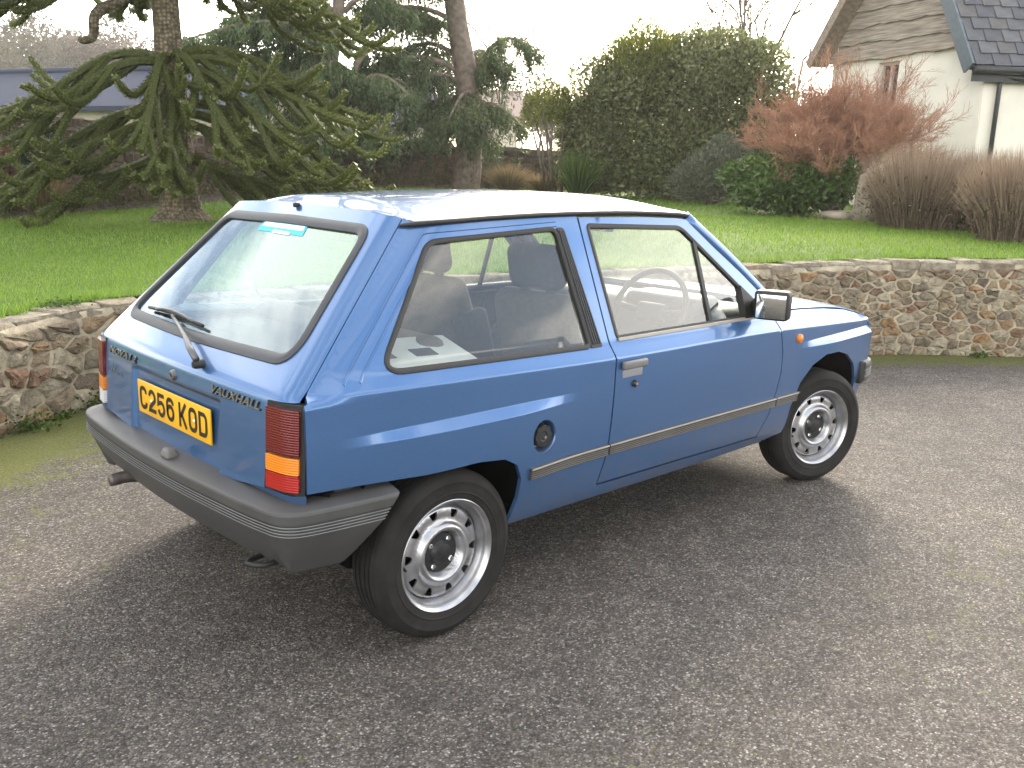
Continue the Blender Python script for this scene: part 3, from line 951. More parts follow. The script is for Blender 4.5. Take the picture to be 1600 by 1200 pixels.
# --- bumpers ----------------------------------------------------------------
def sweep_bumper(name, plan, prof, mat, par, endshift, rib_rows=(), closed_prof=False):
    """plan: outline points (x, y) going round the car end; prof: (outward, z); endshift(z) pulls the two ends along"""
    P = np.array(plan); n = len(P)
    t = np.gradient(P, axis=0); t /= np.linalg.norm(t, axis=1)[:, None]
    nr = np.stack([t[:, 1], -t[:, 0]], 1)
    c = P.mean(0)
    if ((P - c) * nr).sum() < 0: nr = -nr
    ext = np.vstack([np.repeat(nr[:1], 9, 0), nr, np.repeat(nr[-1:], 9, 0)])
    nr2 = np.array([ext[i:i + 19].mean(0) for i in range(n)]); nr2 /= np.linalg.norm(nr2, axis=1)[:, None]
    s = np.concatenate([[0], np.cumsum(np.linalg.norm(np.diff(P, axis=0), axis=1))])
    w = np.maximum(1 - s / .40, 0) + np.maximum(1 - (s[-1] - s) / .40, 0)
    V = []
    for i in range(n):
        for d, z in prof:
            v = P[i] + nr[i] * max(d, -.015) + nr2[i] * min(d + .015, 0)
            V.append((v[0] + endshift(z) * w[i], v[1], z))
    k = len(prof)
    F = [(i * k + a, (i + 1) * k + a, (i + 1) * k + a + 1, i * k + a + 1) for i in range(n - 1) for a in range(k - 1)]
    F += [tuple(range(k)), tuple((n - 1) * k + a for a in reversed(range(k)))]
    o = mk(name, V, F, mat, par, True); set_sharp(o, 13)
    return o
half = [(-.215, -.752), (-.30, -.745), (-.40, -.735), (-.485, -.722), (-.530, -.705), (-.558, -.672), (-.572, -.62), (-.585, -.5), (-.598, -.3), (-.605, -.12)]
plan = catmull(half + [(a, -b) for a, b in half[::-1]], 5)
prof = [(-.075, .5600), (-.050, .5590), (-.020, .5540), (.004, .5490), (.0095, .5468), (.0128, .5425), (.0142, .536), (.0125, .5135), (.011, .5125)]
ribs = []
zr = .510
for k in range(4):
    prof += [(.0055, zr), (.0055, zr - .0035), (.0105, zr - .0042), (.0105, zr - .0068)]
    ribs.append((.0112, zr - .0055))
    zr -= .0085
prof += [(.0065, zr), (.0050, .472), (-.012, .44), (-.042, .385), (-.066, .350), (-.080, .338), (-.100, .333), (-.15, .335), (-.17, .36)]
bmp = sweep_bumper('rear_bumper', plan, prof, M_BUMP, car, lambda z: -.75 * max(0, .548 - z))
for d, z in ribs:
    sweep_bumper('bumper_rib', plan, [(d - .004, z + .0011), (d, z + .0011), (d, z - .0011), (d - .004, z - .0011)], M_BUMPL, bmp, lambda z: -.75 * max(0, .548 - z))
rbox('plate_lamp', (.045, .060, .030), (-.582, -.060, .566), pmat('lamp_grey', (.12, .118, .115), .6), bmp, .009, taper=(.65, .7))
# towing eye
tube('towing_eye', [(-.44, -.50, .352), (-.54, -.508, .352), (-.565, -.518, .354), (-.585, -.540, .356), (-.573, -.568, .358), (-.555, -.580, .356), (-.46, -.575, .352)], .0085, M_RUB, car, 10)
# exhaust
ex = tube('exhaust_pipe', catmull([(.3, .30, .26), (-.2, .36, .27), (-.42, .400, .33), (-.53, .408, .352), (-.600, .414, .350)], 6), .022, M_EXH, car, 14)
# front bumper
fhalf = [(2.715, -.727), (2.78, -.715), (2.845, -.685), (2.90, -.60), (2.945, -.40), (2.965, -.15)]
fplan = catmull(fhalf + [(a, -b) for a, b in fhalf[::-1]], 5)
fprof = [(-.06, .545), (.0, .550), (.014, .544), (.018, .532), (.018, .512), (.012, .508), (.012, .502), (.018, .498), (.018, .482), (.012, .478), (.012, .472), (.017, .468), (.016, .452), (.004, .440), (-.06, .438)]
fb = sweep_bumper('front_bumper', fplan, fprof, M_BUMP, car, lambda z: 0)
for sg in (-1, 1):
    rbox('bumper_end_cap', (.030, .050, .116), (2.702, sg * .712, .494), M_RUB, fb, .008)
for z in (.490, .505, .475):
    sweep_bumper('bumper_rib', fplan, [(.012, z + .005), (.0195, z + .005), (.0195, z - .005), (.012, z - .005)], M_BUMPL, fb, lambda z: 0)

# --- bonnet, nose, windscreen -----------------------------------------------
xb = np.linspace(1.93, 2.80, 24)
be = [(a, -float(ybe(np.array([a]))[0]) + .003) for a in xb]
bfr = [(2.815 + .065 * (1 - (b / .66) ** 2), b) for b in np.linspace(-.62, .62, 15)]
bre = [(1.915 + .065 * (1 - (b / .66) ** 2), b) for b in np.linspace(.66, -.66, 15)]
bonnet_out = np.array(be + bfr + [(a, -b) for a, b in be[::-1]] + bre)
bn = panel('bonnet', bonnet_out, [], bonnet, (0, 0, 1), PAINT, car, .025, .012)
for yy in (-.36, .36):
    rbox('washer_nozzle', (.030, .022, .014), (2.02, yy - .12, float(Bz(np.array([2.02]), np.array([yy]))[0]) + .006), M_CHROME, bn, .004)
def nose(y, z):
    y = np.asarray(y, float); z = np.asarray(z, float)
    return np.stack([2.81 + .072 * (1 - (y / .69) ** 2) - .10 * np.maximum(z - .55, 0) + .02, y, z], 1)
ns = panel('nose_panel', [(-.670, .40), (-.680, .755), (-.60, .765), (.60, .765), (.680, .755), (.670, .40)], [], nose, (1, 0, 0), PAINT, car, .05, .01)
panel('grille', rpoly([(-.36, .60), (-.36, .735), (.36, .735), (.36, .60)], .01), [], lambda y, z: nose(y, z) + np.array([.006, 0, 0]), (1, 0, 0), M_RUB, ns, .04, .012)
for k in range(5):
    tube('grille_bar', [nose(np.array([b]), np.array([.615 + .027 * k]))[0] + np.array([.012, 0, 0]) for b in np.linspace(-.35, .35, 9)], .006, M_HUB, ns, 6)
for sg in (-1, 1):
    panel('headlamp', rpoly([(sg * .385, .60), (sg * .385, .745), (sg * .60, .735), (sg * .60, .60)], .012), [], lambda y, z: nose(y, z) + np.array([.010, 0, 0]), (1, 0, 0), M_CLR, ns, .03, .015)
    panel('indicator', rpoly([(sg * .61, .60), (sg * .61, .735), (sg * .683, .725), (sg * .683, .60)], .008), [], lambda y, z: nose(y, z) + np.array([.008, 0, 0]), (1, 0, 0), M_AMB, ns, .03, .02)
    ind = rbox('indicator_side', (.020, .008, .075), (2.785, sg * .690, .655), M_AMB, ns, .003)
panel('cowl', [(1.84, -.66), (1.97, -.64), (2.0, 0), (1.97, .64), (1.84, .66)], [], lambda x, y: np.stack([np.asarray(x, float), np.asarray(y, float), np.full(len(np.atleast_1d(x)), .862)], 1), (0, 0, 1), M_RUB, car, .06, .01)
ws_out = rpoly([(-.645, .892), (-.525, 1.282), (0, 1.302), (.525, 1.282), (.645, .892)], [.05, .05, 0, .05, .05])
wsn = panel('windscreen', ws_out, [], wscreen, (1, 0, .5), M_GLASS, car, .05, 0)
band('window_seal', ws_out, wscreen, (1, 0, .5), [(-.012, -.006), (-.012, .005), (.010, .006), (.012, -.006)], M_RUB, wsn, True, .03)
for sg in (-1, 1):
    # windscreen pillars
    A = np.array([1.372, sg * .538, 1.283]); B = np.array([1.925, sg * .672, .872])
    pts = [A + (B - A) * t + np.array([0, 0, .014 * math.sin(math.pi * t)]) for t in np.linspace(.012, 1, 14)]
    V, F = tube_data(pts, 1.0, 12)
    C0 = np.repeat(np.array(pts), 12, 0); D = V - C0
    V = C0 + D * np.array([.034, .020, .026])
    mk('windscreen_pillar', V, F, PAINT, car)
    off2 = np.array([-.018, sg * .012, -.020])
    tube('pillar_seal', [p + off2 for p in pts], .007, M_RUB, car, 6)

# --- door mirror --------------------------------------------------------------
mr_ = rbox('door_mirror', (.075, .145, .122), (1.680, -.795, .930), M_RUB, car, .018, rot=(0, 0, math.radians(17)))
mg = rbox('mirror_glass', (.004, .120, .098), (-.0385, -.002, -.003), M_MIRROR, mr_, .001, rot=(0, math.radians(-1.5), math.radians(1)))
msail = panel('mirror_mount', [(1.632, .868), (1.640, 1.000), (1.800, .880), (1.800, .862)], [], lambda x, z: np.stack([np.asarray(x, float), -S(x, z) - .012, np.asarray(z, float)], 1), (0, -1, 0), M_RUB, mr_, .03, .03)
msail.matrix_parent_inverse = Matrix.LocRotScale(mr_.location, mr_.rotation_euler, None).inverted()
marm = tube('mirror_arm', [(1.72, -.70, .905), (1.71, -.735, .912), (1.70, -.78, .918)], [.042, .038, .034], M_RUB, mr_, 10)
marm.matrix_parent_inverse = msail.matrix_parent_inverse.copy()

# --- wheels -----------------------------------------------------------------
def disc_y(r):
    pts = [(0, -.022), (.040, -.022), (.062, -.025), (.069, -.034), (.076, -.050), (.086, -.058), (.096, -.053), (.104, -.042), (.112, -.039), (.138, -.038), (.148, -.034), (.157, -.020)]
    return interp([p[0] for p in pts], [p[1] for p in pts])(r)
def disc_map(x, z):
    r = np.hypot(x, z)
    return np.stack([np.asarray(x, float), disc_y(r), np.asarray(z, float)], 1)
circ = lambda R, n=72: np.array([(R * math.cos(a), R * math.sin(a)) for a in np.linspace(0, 2 * np.pi, n, endpoint=False)])
hol = []
for k in range(10):
    a = 2 * np.pi * k / 10 + .1
    tri = rpoly([(-.0168, .1425), (.0168, .1425), (.007, .1165), (-.007, .1165)], .006, 4)
    c_, s_ = math.cos(a), math.sin(a)
    hol.append(np.array([(p[0] * c_ - p[1] * s_, p[0] * s_ + p[1] * c_) for p in tri]))
def make_wheel(loc, rz, name='wheel'):
    w = panel(name, circ(.1565), hol, disc_map, (0, -1, 0), M_STEEL, car, .007, .006, back=True)
    w.location = loc; w.rotation_euler = (0, random.uniform(-.4, .4), rz)
    lathe('rim', [(.154, .02), (.1555, -.020), (.1580, -.036), (.165, -.046), (.168, -.055), (.1695, -.064), (.176, -.070), (.1815, -.0745), (.1835, -.073), (.183, -.066), (.172, -.06), (.165, .06), (.183, .07)], M_STEEL, w, 96, 'y')
    ty = [(.172, -.060), (.1805, -.0695), (.187, -.0735), (.196, -.0745), (.203, -.0765), (.2045, -.0785), (.207, -.0785), (.2085, -.077), (.222, -.0795), (.2365, -.0785), (.2385, -.0800), (.241, -.0800), (.243, -.0785),
          (.254, -.074), (.263, -.066), (.2695, -.0575), (.2715, -.053)]
    for g in (-.034, -.012, .012, .034):
        ty += [(.2745, g - .0035), (.268, g - .003), (.268, g + .003), (.2745, g + .0035)]
    ty += [(.2715, .053), (.2695, .0575), (.263, .066), (.243, .0785), (.22, .079), (.187, .073), (.172, .060)]
    tyre = lathe('tyre', ty, M_TYRE, w, 120, 'y', sharp=50)
    lathe('hub', [(0, -.049), (.020, -.048), (.030, -.046), (.034, -.040), (.040, -.034), (.064, -.034), (.0665, -.028)], M_HUB, w, 40, 'y')
    for k in range(4):
        a = math.pi / 4 + k * math.pi / 2
        lathe('wheel_bolt', [(0, -.040), (.007, -.040), (.0095, -.037), (.0095, -.022)], M_CHROME, w, 6, 'y', (.050 * math.cos(a), 0, .050 * math.sin(a)), False)
    tube('valve', [(-.150, -.040, .012), (-.156, -.060, .012)], .004, M_RUB, w, 8)
    lathe('brake_drum', [(0, .0), (.145, .0), (.145, .05)], M_DARK, w, 32, 'y')
    return w
M_TYRE = pmat('tyre_rubber', (.0105, .010, .0098), .8, spec=.25, var=.25, scale=14, col2=(.024, .022, .0195), bump=.15, bscale=260)
HZ = .2745
make_wheel((0, -.652, HZ), 0)
make_wheel((2.343, -.662, HZ), math.radians(-17))
make_wheel((0, .652, HZ), math.pi)
make_wheel((2.343, .662, HZ), math.pi + math.radians(-17))

# --- wheel housings, floor ----------------------------------------------------
for sg in (-1, 1):
    for cx_, pr_ in ((0, [(-.30, .37), (-.34, .50), (-.27, .605), (.20, .605), (.345, .50), (.335, .33)]), (2.343, [(-.36, .33), (-.34, .45), (-.22, .64), (0, .69), (.20, .65), (.34, .50), (.345, .36)])):
        V, F = [], []
        for a, b in pr_:
            V += [(cx_ + a, sg * min(.719, float(S(np.array([cx_ + a]), np.array([min(b, .56)]))[0]) - .016), b), (cx_ + a, sg * .43, b)]
        for i in range(len(pr_) - 1):
            F.append((2 * i, 2 * i + 2, 2 * i + 3, 2 * i + 1))
        F.append(tuple(2 * i + 1 for i in range(len(pr_))))
        mk('wheel_housing', V, F, M_DARK, car, False)
rbox('floor_pan', (2.95, 1.10, .10), (1.22, 0, .285), M_DARK, car, .02)
rbox('sill_structure', (1.62, 1.36, .06), (1.06, 0, .315), M_DARK, car, .02)
rbox('boot_floor', (.42, .98, .08), (-.26, 0, .40), M_DARK, car, .02)
rbox('engine_bay', (.72, .84, .40), (2.40, 0, .48), M_DARK, car, .05)
rbox('bulkhead', (.05, 1.30, .52), (1.93, 0, .59), M_DARK, car, .02)
tube('rear_axle', [(0, -.6, HZ), (0, .6, HZ)], .03, M_DARK, car, 8)

# --- cabin ---------------------------------------------------------------------
for sg in (-1, 1):
    fi = lambda x, z, sg=sg: np.stack([np.asarray(x, float), sg * (S(x, z) - .045), np.asarray(z, float)], 1)
    panel('side_trim', [(-.38, .40), (-.38, .80), (-.2, .855), (.70, .845), (1.86, .835), (1.86, .33), (.35, .33), (.35, .62), (-.3, .62)], [], fi, (0, -sg, 0), M_CLOTHD, car, .06, .01, back=True)
    panel('pillar_trim', [(.655, .85), (.640, 1.27), (.75, 1.28), (.79, .85)], [], lambda x, z, sg=sg: np.stack([np.asarray(x, float), sg * (S(x, z) - .035), np.asarray(z, float)], 1), (0, -sg, 0), M_LINER, car, .05, .008, back=True)
def cushion(name, size, loc, rot, mat, par, bev=.05):
    return rbox(name, size, loc, mat, par, bev, 5, rot)
for sy in (-.33, .33):
    st = cushion('front_seat', (.50, .50, .16), (1.12, sy, .45), (0, math.radians(-8), 0), M_CLOTH, car, .05)
    bk = rbox('seat_backrest', (.15, .50, .60), (.838, sy, .715), M_CLOTH, car, .055, 5, (0, math.radians(-16), 0), taper=(.75, .86))
    rbox('seat_side_bolster', (.165, .07, .42), (.868, sy - .215, .66), M_CLOTHD, car, .03, 4, (0, math.radians(-16), 0))
    rbox('seat_side_bolster', (.165, .07, .42), (.868, sy + .215, .66), M_CLOTHD, car, .03, 4, (0, math.radians(-16), 0))
    hr = rbox('headrest', (.085, .27, .17), (.755, sy, 1.100), M_CLOTHD, car, .04, 5, (0, math.radians(-10), 0))
    for d in (-.07, .07):
        rbox('headrest_post', (.028, .045, .16), (.772, sy + d, .985), M_CLOTHD, car, .012, 3, (0, math.radians(-12), 0))
cushion('rear_seat', (.46, .84, .16), (.42, 0, .47), (0, math.radians(-6), 0), M_CLOTH, car)
rbox('rear_backrest', (.13, 1.12, .30), (.105, 0, .78), M_CLOTH, car, .045, 4, (0, math.radians(-15), 0))
# parcel shelf with pale ends and grille slots
rbox('parcel_shelf', (.46, 1.05, .025), (-.165, 0, .872), M_CLOTHD, car, .01, 3, (0, math.radians(1.5), 0))
for sg in (-1, 1):
    sh = rbox('shelf_end', (.46, .200, .030), (-.05, sg * .560, .893), M_GREYT, car, .010, 4, (-sg * math.radians(15), math.radians(3), 0))
    rbox('speaker_grille', (.085, .05, .004), (.06, sg * .02, .0155), M_CLOTHD, sh, .001)
    rbox('speaker_grille', (.085, .05, .004), (-.10, sg * .02, .0155), M_CLOTHD, sh, .001)
rbox('dashboard', (.42, 1.28, .20), (1.735, 0, .790), M_PLAS, car, .06, 5, taper=(.78, .98, .02))
rbox('instrument_cowl', (.20, .40, .10), (1.615, -.33, .885), M_PLAS, car, .04, 5)
swc = np.array([1.455, -.33, .868])
tl = math.radians(25)
ring = [swc + np.array([.185 * math.cos(a) * math.sin(tl), .185 * math.sin(a), .185 * math.cos(a) * math.cos(tl)]) for a in np.linspace(0, 2 * np.pi, 48, endpoint=False)]
sw = tube('steering_wheel', ring, .0135, M_PLAS, car, 8, True)
rbox('wheel_boss', (.05, .15, .085), tuple(swc + np.array([.02, 0, -.01])), M_PLAS, sw, .02, 4, (0, tl, 0))
for sg in (-1, 1):
    tube('wheel_spoke', [swc + np.array([.02, sg * .05, -.005]), swc + np.array([0, sg * .182, .012])], .012, M_PLAS, sw, 6)
tube('steering_column', [swc + np.array([.02, 0, -.01]), swc + np.array([.25, 0, -.12])], .03, M_PLAS, car, 10)
rbox('rear_view_mirror', (.025, .21, .055), (1.46, 0, 1.215), M_PLAS, car, .012)
tube('gear_lever', [(1.35, 0, .40), (1.31, 0, .62)], [.012, .010], M_PLAS, car, 8)
# ================================================================== THE PLACE
WALL = catmull([(-3.6, .05), (-2.0, 1.25), (-.417, 2.427), (-.05, 2.66), (.26, 2.80), (.7, 2.74), (1.3, 2.5), (2.85, 2.0), (3.64, 1.60), (4.6, 1.15), (5.709, .549), (6.676, -.274), (8.6, -1.9), (11.0, -3.9)], 10)

# --- driveway -------------------------------------------------------------------
def drive_mat():
    m, nt, b, out = new_mat('tarmac_with_chippings')
    N, Lk = nt.nodes.new, nt.links.new
    g = N('ShaderNodeNewGeometry')
    def noise(sc, det=4, rough=.6):
        n = N('ShaderNodeTexNoise'); n.inputs['Scale'].default_value = sc; n.inputs['Detail'].default_value = det; n.inputs['Roughness'].default_value = rough
        Lk(g.outputs['Position'], n.inputs['Vector']); return n
    def ramp(src, stops):
        r = N('ShaderNodeValToRGB'); e = r.color_ramp.elements
        while len(e) < len(stops): e.new(.5)
        for i, (p, c) in enumerate(stops):
            e[i].position = p; e[i].color = (*c, 1) if len(c) == 3 else c
        Lk(src, r.inputs[0]); return r
    def mix(f, a, b_, mode='MIX'):
        x = N('ShaderNodeMix'); x.data_type = 'RGBA'; x.blend_type = mode
        if isinstance(f, float): x.inputs[0].default_value = f
        else: Lk(f, x.inputs[0])
        Lk(a, x.inputs[6]); Lk(b_, x.inputs[7]); return x.outputs[2]
    # distort coordinates a little so the chippings are not round
    dn = noise(60, 2)
    va = N('ShaderNodeVectorMath'); va.operation = 'MULTIPLY_ADD'; va.inputs[1].default_value = (.006, .006, .006)
    Lk(dn.outputs['Color'], va.inputs[0]); Lk(g.outputs['Position'], va.inputs[2])
    v = N('ShaderNodeTexVoronoi'); v.inputs['Scale'].default_value = 165; Lk(va.outputs[0], v.inputs['Vector'])
    v2 = N('ShaderNodeTexVoronoi'); v2.inputs['Scale'].default_value = 80; Lk(va.outputs[0], v2.inputs['Vector'])
    sep = N('ShaderNodeSeparateColor'); Lk(v.outputs['Color'], sep.inputs[0])
    sep2 = N('ShaderNodeSeparateColor'); Lk(v2.outputs['Color'], sep2.inputs[0])
    chips = ramp(sep.outputs[0], [(0, (.040, .035, .031)), (.35, (.078, .069, .061)), (.62, (.125, .111, .100)), (.84, (.20, .180, .164)), (.95, (.31, .29, .27)), (1, (.52, .50, .48))])
    big = ramp(sep2.outputs[0], [(0, (.06, .055, .051)), (.6, (.12, .11, .102)), (.93, (.21, .197, .186)), (1, (.42, .41, .40))])
    c = mix(.28, chips.outputs[0], big.outputs[0])
    cr = ramp(v.outputs['Distance'], [(.25, (1, 1, 1)), (.65, (.55, .53, .52))])
    c = mix(.75, c, cr.outputs[0], 'MULTIPLY')
    # broad wear: worn pale tracks and darker damp areas
    n1 = noise(.55, 5, .6)
    wear = ramp(n1.outputs['Fac'], [(.3, (.74, .73, .725)), (.5, (.97, .955, .94)), (.72, (1.22, 1.19, 1.15))])
    c = mix(1.0, c, wear.outputs[0], 'MULTIPLY')
    n5 = noise(6, 4, .6)
    w2 = ramp(n5.outputs['Fac'], [(.3, (.78, .78, .78)), (.7, (1.18, 1.17, 1.15))])
    c = mix(1.0, c, w2.outputs[0], 'MULTIPLY')
    # moss: dense near the foot of the wall (stored per vertex), scattered tufts elsewhere
    at_ = N('ShaderNodeAttribute'); at_.attribute_name = 'moss'
    n2 = noise(7, 6, .75); n3 = noise(42, 4, .7)
    mm = N('ShaderNodeMath'); mm.operation = 'MULTIPLY_ADD'; Lk(n2.outputs['Fac'], mm.inputs[0]); mm.inputs[1].default_value = .9; Lk(at_.outputs['Fac'], mm.inputs[2])
    m3 = N('ShaderNodeMath'); m3.operation = 'MULTIPLY_ADD'; Lk(n3.outputs['Fac'], m3.inputs[0]); m3.inputs[1].default_value = .85; Lk(mm.outputs[0], m3.inputs[2])
    mf = N('ShaderNodeMapRange'); mf.inputs['From Min'].default_value = 1.08; mf.inputs['From Max'].default_value = 1.24; Lk(m3.outputs[0], mf.inputs[0])
    mf.inputs['To Max'].default_value = .82
    n4 = noise(90, 3)
    mc = ramp(n4.outputs['Fac'], [(.3, (.060, .066, .014)), (.55, (.125, .140, .026)), (.75, (.20, .21, .055))])
    c = mix(mf.outputs[0], c, mc.outputs[0])
    Lk(c, b.inputs['Base Color'])
    rr = N('ShaderNodeMapRange'); rr.inputs['To Min'].default_value = .70; rr.inputs['To Max'].default_value = .95; Lk(sep.outputs[1], rr.inputs[0]); Lk(rr.outputs[0], b.inputs['Roughness'])
    b.inputs['Specular IOR Level'].default_value = .3
    hm = N('ShaderNodeMath'); hm.operation = 'MULTIPLY_ADD'; Lk(v.outputs['Distance'], hm.inputs[0]); hm.inputs[1].default_value = -.8; Lk(sep.outputs[2], hm.inputs[2])
    bu = N('ShaderNodeBump'); bu.inputs['Strength'].default_value = .75; bu.inputs['Distance'].default_value = .005
    Lk(hm.outputs[0], bu.inputs['Height']); Lk(bu.outputs[0], b.inputs['Normal'])
    return m
# drive sheet: fine near the car so the moss mask can follow the wall, stretching out of sight behind the viewpoint
def grid_sheet(x0, x1, y0, y1, step):
    xs = np.arange(x0, x1 + step * .5, step); ys = np.arange(y0, y1 + step * .5, step)
    X, Y = np.meshgrid(xs, ys, indexing='ij')
    n, k = len(xs), len(ys)
    i = np.arange(n - 1)[:, None] * k + np.arange(k - 1)[None]
    F = np.stack([i, i + k, i + k + 1, i + 1], -1).reshape(-1, 4)
    return X.ravel(), Y.ravel(), F
gx_, gy_, gF = grid_sheet(-9, 14, -11, 7, .125)
wd = poly_dist(np.stack([gx_, gy_], 1), WALL, False)
moss = .0 + .62 * np.exp(-(wd / .42) ** 2) + .26 * np.exp(-np.abs(wd) / 1.5) * smoothstep(3.0, -.5, gx_)
moss += .16 * np.exp(-(((gx_ - 2.3) / 1.9) ** 2 + ((gy_ + 1.9) / .75) ** 2)) + .07 * np.exp(-(((gx_ + .1) / .5) ** 2 + ((gy_ + 1.55) / .3) ** 2))
dz = .006 * np.sin(gx_ * 1.3) * np.cos(gy_ * 1.1) * smoothstep(2.0, 4.0, np.hypot(gx_ - 1.2, gy_))
drive = mk('driveway', np.stack([gx_, gy_, dz], 1), gF, None, None, True)
a_ = drive.data.attributes.new('moss', 'FLOAT', 'POINT'); a_.data.foreach_set('value', moss.astype(np.float32))
DM = drive_mat(); drive.data.materials.append(DM)
tag(drive, kind='structure')
far = mk('ground', [(-1500, -1500, -.03), (1500, -1500, -.03), (1500, 1500, -.03), (-1500, 1500, -.03)], [(0, 1, 2, 3)], DM, None, False)
tag(far, kind='structure')

# --- lawn ---------------------------------------------------------------------
def lawn_mat():
    m, nt, b, out = new_mat('lawn_turf')
    N, Lk = nt.nodes.new, nt.links.new
    g = N('ShaderNodeNewGeometry')
    n1 = N('ShaderNodeTexNoise'); n1.inputs['Scale'].default_value = .9; n1.inputs['Detail'].default_value = 8; n1.inputs['Roughness'].default_value = .65
    n2 = N('ShaderNodeTexNoise'); n2.inputs['Scale'].default_value = 45; n2.inputs['Detail'].default_value = 5
    Lk(g.outputs['Position'], n1.inputs['Vector']); Lk(g.outputs['Position'], n2.inputs['Vector'])
    r = N('ShaderNodeValToRGB'); r.color_ramp.elements[0].position = .3; r.color_ramp.elements[0].color = (.060, .115, .016, 1)
    r.color_ramp.elements[1].position = .7; r.color_ramp.elements[1].color = (.125, .210, .030, 1)
    r2 = N('ShaderNodeValToRGB'); r2.color_ramp.elements[0].position = .3; r2.color_ramp.elements[0].color = (.55, .5, .4, 1)
    r2.color_ramp.elements[1].position = .7; r2.color_ramp.elements[1].color = (1.1, 1.1, 1, 1)
    x = N('ShaderNodeMix'); x.data_type = 'RGBA'; x.blend_type = 'MULTIPLY'; x.inputs[0].default_value = 1
    Lk(n1.outputs['Fac'], r.inputs[0]); Lk(n2.outputs['Fac'], r2.inputs[0]); Lk(r.outputs[0], x.inputs[6]); Lk(r2.outputs[0], x.inputs[7])
    Lk(x.outputs[2], b.inputs['Base Color']); b.inputs['Roughness'].default_value = .8; b.inputs['Specular IOR Level'].default_value = .2
    bu = N('ShaderNodeBump'); bu.inputs['Strength'].default_value = .6; bu.inputs['Distance'].default_value = .03
    Lk(n2.outputs['Fac'], bu.inputs['Height']); Lk(bu.outputs[0], b.inputs['Normal'])
    return m
wt = np.gradient(WALL, axis=0); wt /= np.linalg.norm(wt, axis=1)[:, None]
wn_ = np.stack([-wt[:, 1], wt[:, 0]], 1)          # towards the lawn
back_edge = WALL + wn_ * .20
rows = []
for d in (0, .3, .7, 1.3, 2.2, 3.5, 5, 7, 10, 14, 19, 26, 36, 55, 90, 160, 300, 700):
    c0 = np.array([3.0, 2.0])
    dirs = back_edge - c0 + wn_ * 1.0
    # fan out: blend from the wall normal to a wide fan
    ang0 = np.linspace(math.radians(152), math.radians(-58), len(WALL))
    fan = np.stack([np.cos(ang0), np.sin(ang0)], 1)
    f = np.clip(d / 12., 0, 1)
    dirv = wn_ * (1 - f) + fan * f
    dirv /= np.linalg.norm(dirv, axis=1)[:, None]
    rows.append(back_edge + dirv * d)
LP = np.array(rows); nr_, nc_ = LP.shape[:2]
LPf = LP.reshape(-1, 2)
lz = lawn_z(LPf[:, 0], LPf[:, 1])
dist_ = np.hypot(LPf[:, 0] + 1.75, LPf[:, 1] + 2.8)
i = np.arange(nr_ - 1)[:, None] * nc_ + np.arange(nc_ - 1)[None]
lawn = mk('lawn', np.stack([LPf[:, 0], LPf[:, 1], lz], 1), np.stack([i, i + 1, i + nc_ + 1, i + nc_], -1).reshape(-1, 4), lawn_mat(), None, True)
tag(lawn, kind='structure')

def leaves_np(C, D, size, width, rnd_scale=1.0, up=None):
    """leaf-sized pointed quads: centres C, directions D, per-leaf size and width"""
    n = len(C)
    D = D / np.maximum(np.linalg.norm(D, axis=1), 1e-9)[:, None]
    R = rng.normal(size=(n, 3)) if up is None else up + rng.normal(size=(n, 3)) * .35
    W = np.cross(D, R); W /= np.maximum(np.linalg.norm(W, axis=1), 1e-9)[:, None]
    s = np.asarray(size).reshape(-1, 1) * np.ones((n, 1)); w = np.asarray(width).reshape(-1, 1) * np.ones((n, 1))
    nrm = np.cross(W, D)
    a = C; b = C + D * s * .5 + W * w * .5 + nrm * s * .06; c = C + D * s - nrm * s * .10; d = C + D * s * .5 - W * w * .5 + nrm * s * .06
    V = np.stack([a, b, c, d], 1).reshape(-1, 3)
    F = (np.arange(n)[:, None] * 4 + np.arange(4)[None])
    return V, F

def blades(P, h, lean=.35, width=.004):
    """grass blades: thin triangles standing on points P"""
    n = len(P)
    az = rng.uniform(0, 2 * np.pi, n)
    D = np.stack([np.cos(az) * lean * rng.uniform(.2, 1.4, n), np.sin(az) * lean * rng.uniform(.2, 1.4, n), np.ones(n)], 1)
    az2 = rng.uniform(0, 2 * np.pi, n)
    W = np.stack([np.cos(az2), np.sin(az2), np.zeros(n)], 1) * (np.asarray(width).reshape(-1, 1) * np.ones((n, 1)))
    h = np.asarray(h).reshape(-1, 1) * np.ones((n, 1))
    V = np.stack([P - W * .5, P + W * .5, P + D * h], 1).reshape(-1, 3)
    return V, np.arange(n * 3).reshape(-1, 3)

# grass: dense by the wall, thinning with distance while blades get broader
M_GRASS = leaf_mat('grass_blades', [(.085, .150, .028), (.135, .220, .042), (.200, .290, .065), (.28, .34, .11)], .7, .45, spec=.1)
GP, GH, GW_ = [], [], []
def lawn_pts(n, u0, u1, d0, d1):
    u = rng.uniform(u0, u1, n)
    d = np.sqrt(rng.uniform(d0 ** 2, d1 ** 2, n))
    az = np.arctan2(-ROT[2][1], -ROT[2][0]) - np.arctan((u - 800) / FPX)
    return CAM[0] + d * np.cos(az), CAM[1] + d * np.sin(az)
wallpoly = np.vstack([back_edge + wn_ * .02, [(40, -40), (400, 400), (-400, 400), (-40, -10)]])
for n, d0, d1, hh, ww in ((170000, 3.6, 8.5, .030, .0040), (110000, 8.5, 13, .036, .0075), (75000, 13, 26, .042, .014)):
    x, y = lawn_pts(n, -700, 2000, d0, d1)
    P = np.stack([x, y], 1)
    ok = poly_inside(P, wallpoly)
    P = P[ok]
    GP.append(np.stack([P[:, 0], P[:, 1], lawn_z(P[:, 0], P[:, 1]) - .003], 1))
    GH.append(hh * rng.uniform(.5, 1.35, len(P))); GW_.append(np.full(len(P), ww))
